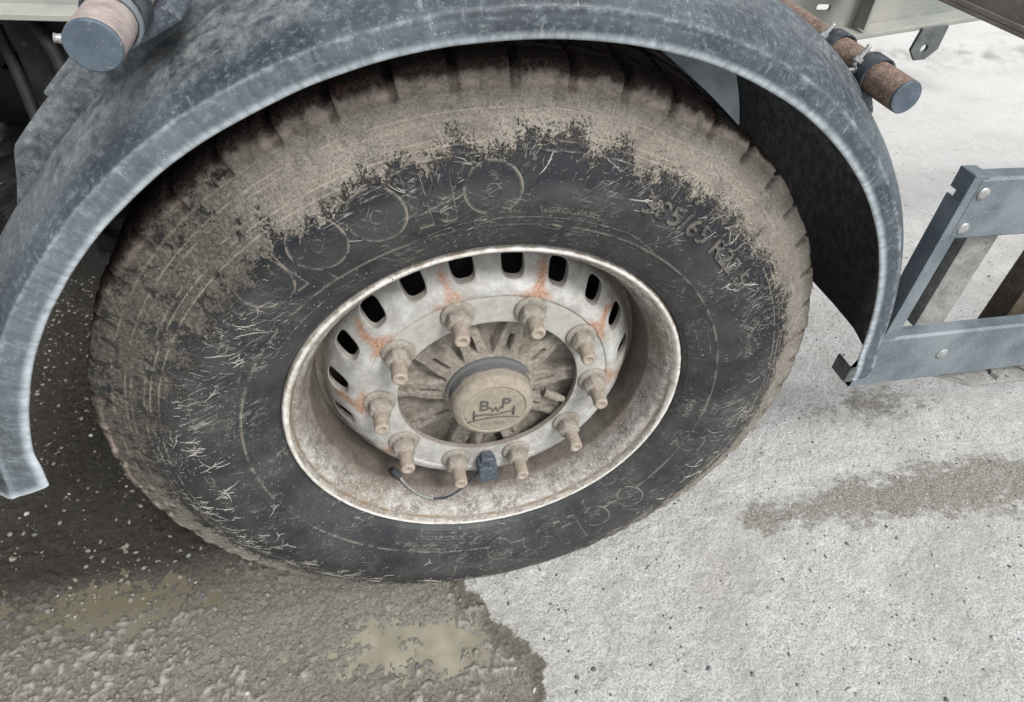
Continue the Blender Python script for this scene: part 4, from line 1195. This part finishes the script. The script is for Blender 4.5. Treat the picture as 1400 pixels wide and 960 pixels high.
# bracket web under the right tube, between strap and mudguard
mb = MB(); mb.prism([(0.405, 0.478), (0.455, 0.440), (0.468, 0.462), (0.450, 0.492), (0.425, 0.505)], 0.020, 0.034)
mb.build('tube_bracket', M_BLUEBLK, trailer, L0, bevel=0.003)
mb = MB(); mb.prism([(-0.375, 0.535), (-0.300, 0.580), (-0.292, 0.566), (-0.372, 0.520)], -0.028, 0.030)
mb.build('tube_bracket', M_BLUEBLK, trailer, L0, bevel=0.003)

# ================================================================== SIDE GUARD (right)
Yf = -0.030
def rail(z0, z1, x0, x1, name='guard_rail'):
    mb = MB(); t = 0.0035; dpt_ = 0.026
    prof_ = [(Yf + dpt_, z0), (Yf + 0.004, z0), (Yf, z0 + 0.004), (Yf, z1 - 0.004), (Yf + 0.004, z1), (Yf + dpt_, z1), (Yf + dpt_, z1 - t), (Yf + t + 0.001, z1 - t), (Yf + t, z0 + t), (Yf + dpt_, z0 + t)]
    n = len(prof_); xs = np.linspace(x0, x1, 30); vs = []
    for x in xs:
        for (y, z) in prof_: vs.append((x, y, z + 0.0008 * math.sin(x * 9)))
    fs = [(i * n + j, i * n + (j + 1) % n, (i + 1) * n + (j + 1) % n, (i + 1) * n + j) for i in range(len(xs) - 1) for j in range(n)]
    fs += [tuple(range(n)), tuple(reversed(range((len(xs) - 1) * n, len(xs) * n)))]
    mb.add(vs, fs)
    return mb.build(name, M_STEEL, trailer, L0, bevel=0.001)
rail(0.290, 0.390, 0.642, 3.4)
rail(-0.013, 0.098, 0.612, 3.4)
# upright channels: web at the left, front flange
def channel(x0, x1, z0, z1, dep, notch=None):
    mb = MB(); t = 0.004; y0 = Yf + 0.001
    mb.box(x0, x1, y0, y0 + t, z0, z1)
    if notch:
        mb.box(x0, x0 + t, y0 + t, y0 + dep, z0, notch - 0.004); mb.box(x0, x0 + t, y0 + t, y0 + dep, notch + 0.006, z1)
        mb.box(x0, x0 + t, y0 + t, y0 + dep * 0.6, notch - 0.004, notch + 0.006)
        mb.box(x0 + t, x1, y0 + t, y0 + dep, z1 - t, z1)
    else: mb.box(x0, x0 + t, y0 + t, y0 + dep, z0, z1)
    mb.box(x1 - t, x1, y0 + t, y0 + dep * 0.5, z0, z1 - t)
    return mb
channel(0.6270, 0.6530, 0.085, 0.3935, 0.030, 0.356).build('guard_upright', M_STEEL, trailer, L0, bevel=0.0012)
mb = MB(); y0 = Yf + 0.024
mb.box(0.706, 0.764, y0, y0 + 0.004, 0.095, 0.293); mb.box(0.706, 0.710, y0 + 0.004, y0 + 0.030, 0.095, 0.293); mb.box(0.760, 0.764, y0 + 0.004, y0 + 0.030, 0.095, 0.293)
mb.build('guard_upright', M_STEELD, trailer, L0, bevel=0.0012)
mb = MB(); mb.box(0.955, 1.035, 0.03, 0.036, 0.0, 0.40); mb.box(0.955, 0.961, 0.036, 0.075, 0.0, 0.40); mb.box(1.029, 1.035, 0.036, 0.075, 0.0, 0.40)
mb.build('guard_upright', M_OLIVE, trailer, L0, bevel=0.0012)
def rivet(x, z, y=Yf, r=0.0085):
    mb = MB(); mb.tube([(x, y, z), (x, y - 0.0015, z), (x, y - 0.0026, z), (x, y - 0.0032, z)], [r * 1.35, r * 1.28, r * 0.8, r * 0.5], 20); mb.build('rivet', M_ZINC, trailer, L0)
rivet(0.655, 0.366, Yf, 0.0075); rivet(0.656, 0.309, Yf + 0.0005, 0.0075); rivet(0.771, 0.048, Yf, 0.0085)
# small block closing the mudguard's tip
mb = MB(); mb.box(0.596, 0.616, -0.028, -0.024, 0.000, 0.034); mb.box(0.596, 0.600, -0.024, 0.01, 0.000, 0.034)
mb.build('tip_bracket', M_BRACKET, trailer, L0, bevel=0.002)
# triangular folded foot under the lower rail
mb = MB(); z = -0.062
mb.prism([(0.905, 0.01), (0.93, 0.01), (0.93, 0.01)], 0, 0) if False else None
vs = [(0.800, 0.0, -0.030), (0.900, -0.028, -0.052), (1.35, -0.028, -0.060), (1.35, 0.07, -0.030), (0.800, 0.07, -0.030)]
vs2 = [(x, y, zz - 0.005) for x, y, zz in vs]
mb.add(vs + vs2, [(0, 1, 2, 3, 4), (9, 8, 7, 6, 5), (0, 5, 6, 1), (1, 6, 7, 2), (2, 7, 8, 3), (3, 8, 9, 4), (4, 9, 5, 0)])
mb.tube([(0.965, -0.012, -0.058), (0.965, -0.012, -0.040)], 0.014, 6, True, False)
mb.tube([(0.915, 0.03, -0.035), (0.99, -0.02, -0.046)], 0.004, 8); mb.tube([(0.985, 0.03, -0.035), (1.05, -0.02, -0.048)], 0.004, 8)
mb.build('guard_foot', M_STEELD, trailer, L0, bevel=0.001)

# ================================================================== CHASSIS (upper right and upper left)
YR = 0.60
def frame_rail():
    # web plate with an oblong slot, lower edge rising to the right, folded bottom flange towards the viewer
    mb = MB(); t = 0.008
    xs = [-3.2, -0.6, 0.70, 0.84, 1.10, 1.45, 2.2, 3.4]
    zb = [0.386, 0.386, 0.388, 0.388, 0.431, 0.49, 0.56, 0.60]
    slot_x0, slot_x1, sz0, sz1 = 0.750, 0.783, 0.4195, 0.4320
    def zbot(x): return float(np.interp(x, xs, zb))
    X_ = sorted(set([-3.2, -0.6, 0.4, slot_x0, slot_x1, 0.84, 1.10, 1.45, 2.2, 3.4]))
    for a, b in zip(X_[:-1], X_[1:]):
        if abs(a - slot_x0) < 1e-6:
            segs = [(None, sz0), (sz1, 0.72)]
        else: segs = [(None, 0.72)]
        for lo, hi in segs:
            za = zbot(a) if lo is None else lo; zb_ = zbot(b) if lo is None else lo
            vs = [(a, YR, za), (b, YR, zb_), (b, YR, hi), (a, YR, hi), (a, YR + t, za), (b, YR + t, zb_), (b, YR + t, hi), (a, YR + t, hi)]
            mb.add(vs, [(0, 1, 2, 3), (7, 6, 5, 4), (0, 4, 5, 1), (3, 2, 6, 7), (0, 3, 7, 4), (1, 5, 6, 2)])
    # rounded slot ends
    for xc, s in ((slot_x0, 1), (slot_x1, -1)):
        r_ = (sz1 - sz0) / 2; zc = (sz0 + sz1) / 2
        arc = [(xc + s * r_ * (1 - math.cos(a)) , zc + r_ * math.sin(a)) for a in np.linspace(-PI / 2, PI / 2, 9)]
        poly_lo = [(xc, sz0)] + [(xc + s * (r_ - r_ * math.cos(a)), zc + r_ * math.sin(a)) for a in np.linspace(-PI / 2, 0, 5)]
        for sg in (-1, 1):
            pl = [(xc, zc + sg * r_)] + [(xc + s * r_ * (1 - math.cos(a)), zc + sg * r_ * math.sin(a)) for a in np.linspace(PI / 2, 0, 6)]
            mb.prism(pl if sg * s > 0 else pl[::-1], YR + 0.0005, YR + t - 0.0005)
    o1 = mb.build('chassis_rail', M_RAIL, trailer, L0)
    mb = MB(); fd = 0.042
    X_ = [-3.2, -0.6, 0.4, 0.84, 1.10, 1.45, 2.2, 3.4]
    vs = []
    for x in X_:
        zz = zbot(x)
        vs += [(x, YR - 0.0005, zz + 0.002), (x, YR - fd, zz - 0.002), (x, YR - fd, zz - 0.012), (x, YR - 0.0005, zz - 0.006)]
    fs = [(i * 4 + j, i * 4 + (j + 1) % 4, (i + 1) * 4 + (j + 1) % 4, (i + 1) * 4 + j) for i in range(len(X_) - 1) for j in range(4)] + [(0, 1, 2, 3), tuple(len(vs) - 4 + k for k in (3, 2, 1, 0))]
    mb.add(vs, fs); mb.build('rail_flange', M_RAIL, trailer, L0, bevel=0.0015)
    # upright stiffener on the web
    mb = MB(); mb.box(0.850, 0.857, YR - 0.038, YR - 0.001, 0.394, 0.72); mb.build('rail_stiffener', M_RAIL, trailer, L0, bevel=0.001)
frame_rail()
# lug plate with a round hole
def lug(cx, cz, y0, w, h, rh, name='lug_plate'):
    outl = [(-w * 0.40, h * 0.95), (w * 0.62, h * 1.15), (w * 0.60, -h * 0.02), (w * 0.22, -h * 0.55), (-w * 0.20, -h * 0.62), (-w * 0.52, -h * 0.12)]
    out = []
    for i in range(len(outl)):
        a = outl[i]; b = outl[(i + 1) % len(outl)]
        out += [(a[0] + (b[0] - a[0]) * k / 4, a[1] + (b[1] - a[1]) * k / 4) for k in range(4)]
    inn_ = []
    for (x, z) in out:
        L = math.hypot(x, z + 0.0); inn_.append((x / L * rh, z / L * rh))
    n = len(out); vs = []
    for y in (y0, y0 + 0.008):
        vs += [(cx + x, y, cz + z) for x, z in out] + [(cx + x, y, cz + z) for x, z in inn_]
    fs = []
    for i in range(n):
        j = (i + 1) % n
        fs += [(i, j, n + j, n + i), (2 * n + i, 3 * n + i, 3 * n + j, 2 * n + j), (i, 2 * n + i, 2 * n + j, j), (n + i, n + j, 3 * n + j, 3 * n + i)]
    mb = MB(); mb.add(vs, fs); return mb.build(name, M_BRACKET, trailer, L0, bevel=0.0008)
lug(1.008, 0.3655, YR - 0.050, 0.060, 0.042, 0.0085)
# cross-beam coming towards the viewer at the upper right
mb = MB()
xb0, xb1, zb0 = 0.738, 0.83, 0.528
mb.box(xb0, xb1, -0.02, 0.595, zb0, zb0 + 0.006)
mb.box(xb0 + 0.03, xb0 + 0.036, -0.02, 0.595, zb0 + 0.006, zb0 + 0.12)
mb.box(xb0 - 0.0, xb0 + 0.004, -0.02, 0.595, zb0 + 0.0065, zb0 + 0.014)
mb.build('cross_beam', M_RAILB, trailer, L0, bevel=0.001)
# far rail, cross-members, deck added out of view to shade the left ground
mb = MB(); mb.box(-3.2, 3.4, 1.95, 1.96, 0.40, 0.72); mb.box(-3.2, 3.4, 1.90, 1.95, 0.40, 0.41); mb.build('chassis_rail', M_RAIL, trailer, L0)
for x in (-2.4, -1.6, -0.75, 0.15):
    mb = MB(); mb.box(x, x + 0.07, YR + 0.01, 1.94, 0.52, 0.64); mb.build('cross_member', M_BLACK, trailer, L0)
mb = MB(); mb.box(-3.2, 0.30, 0.63, 2.45, 0.74, 0.80); mb.build('shade_deck', M_RAILB, trailer, L0)

# axle, brake chamber, hoses and spring hanger in the dark behind the left of the mudguard
mb = MB(); mb.tube([(0, 0.20, 0), (0, 2.20, 0)], 0.065, 28); mb.build('axle', M_BLACK, trailer, L0)
mb = MB(); mb.tube([(-1.31, 0.1, 0), (-1.31, 2.20, 0)], 0.065, 28); mb.build('axle', M_BLACK, trailer, L0)
mb = MB(); mb.tube([(-0.86, 0.66, 0.27), (-0.87, 0.72, 0.27), (-0.87, 0.86, 0.27), (-0.88, 0.92, 0.27)], [0.05, 0.085, 0.085, 0.04], 28); mb.build('brake_chamber', M_BLACK, trailer, L0)
mb = MB(); mb.box(-0.70, -0.60, 0.62, 0.72, -0.10, 0.37); mb.build('spring_hanger', M_BLACK, trailer, L0, bevel=0.006)
mb = MB(); mb.tube(bez([(0.05, 0.60, -0.02), (-0.3, 0.60, 0.06), (-0.66, 0.60, 0.03)]), 0.035, 16); mb.build('trailing_arm', M_BLACK, trailer, L0)
mb = MB(); mb.tube([(0.22, 0.60, 0.36), (0.22, 0.60, 0.22), (0.22, 0.60, 0.05)], [0.10, 0.13, 0.11], 32); mb.build('air_bag', M_BLACK, trailer, L0)
for k, (P_, rd) in enumerate([([(-0.66, 0.62, 0.36), (-0.62, 0.56, 0.28), (-0.64, 0.48, 0.10), (-0.58, 0.55, -0.05)], 0.010), ([(-0.62, 0.64, 0.37), (-0.59, 0.60, 0.30), (-0.60, 0.46, 0.20), (-0.70, 0.52, 0.08)], 0.008), ([(-0.72, 0.64, 0.34), (-0.70, 0.60, 0.24), (-0.66, 0.50, 0.12)], 0.009)]):
    mb = MB(); mb.tube(bez(P_), rd, 12); mb.build('air_hose', M_BLACK, trailer, L0)
for (x, z) in ((-0.545, 0.345), (-0.522, 0.352)):
    mb = MB(); mb.tube([(x, 0.42, z), (x + 0.006, 0.42, z - 0.03), (x - 0.010, 0.42, z - 0.034), (x - 0.004, 0.42, z - 0.07)], [0.009, 0.009, 0.012, 0.010], 12); mb.build('hose_fitting', M_STEELD, trailer, L0)
# far-side wheels
far = []
fp = resample(np.array([(0.30, 2.10), (0.40, 2.06), (0.50, 2.09), (0.525, 2.13), (0.527, 2.27), (0.52, 2.41), (0.40, 2.45), (0.30, 2.42)]), 40)
T6, I6 = np.meshgrid(np.linspace(0, 2 * PI, 96, endpoint=False), np.arange(40), indexing='ij')
V = np.stack([fp[I6, 0] * np.sin(T6), fp[I6, 1], np.maximum(fp[I6, 0] * np.cos(T6), -0.4985)], -1).reshape(-1, 3)
fm = mesh_np('far_tyre', V, grid_faces(96, 40, True))
for x in (0.0, -1.31):
    link('far_tyre', fm, M_BLACK, trailer, (x, 0, WZ))
# round stub seen through the gap above the tread, and the inner panel beyond it
mb = MB(); mb.tube([(0.415, 0.585, 0.337), (0.40, 0.78, 0.345)], 0.019, 24); mb.build('support_tube', M_STEELD, trailer, L0)
mb = MB(); mb.box(0.44, 1.05, 0.80, 0.806, -0.05, 0.262); mb.build('inner_panel', M_STEEL, trailer, L0)
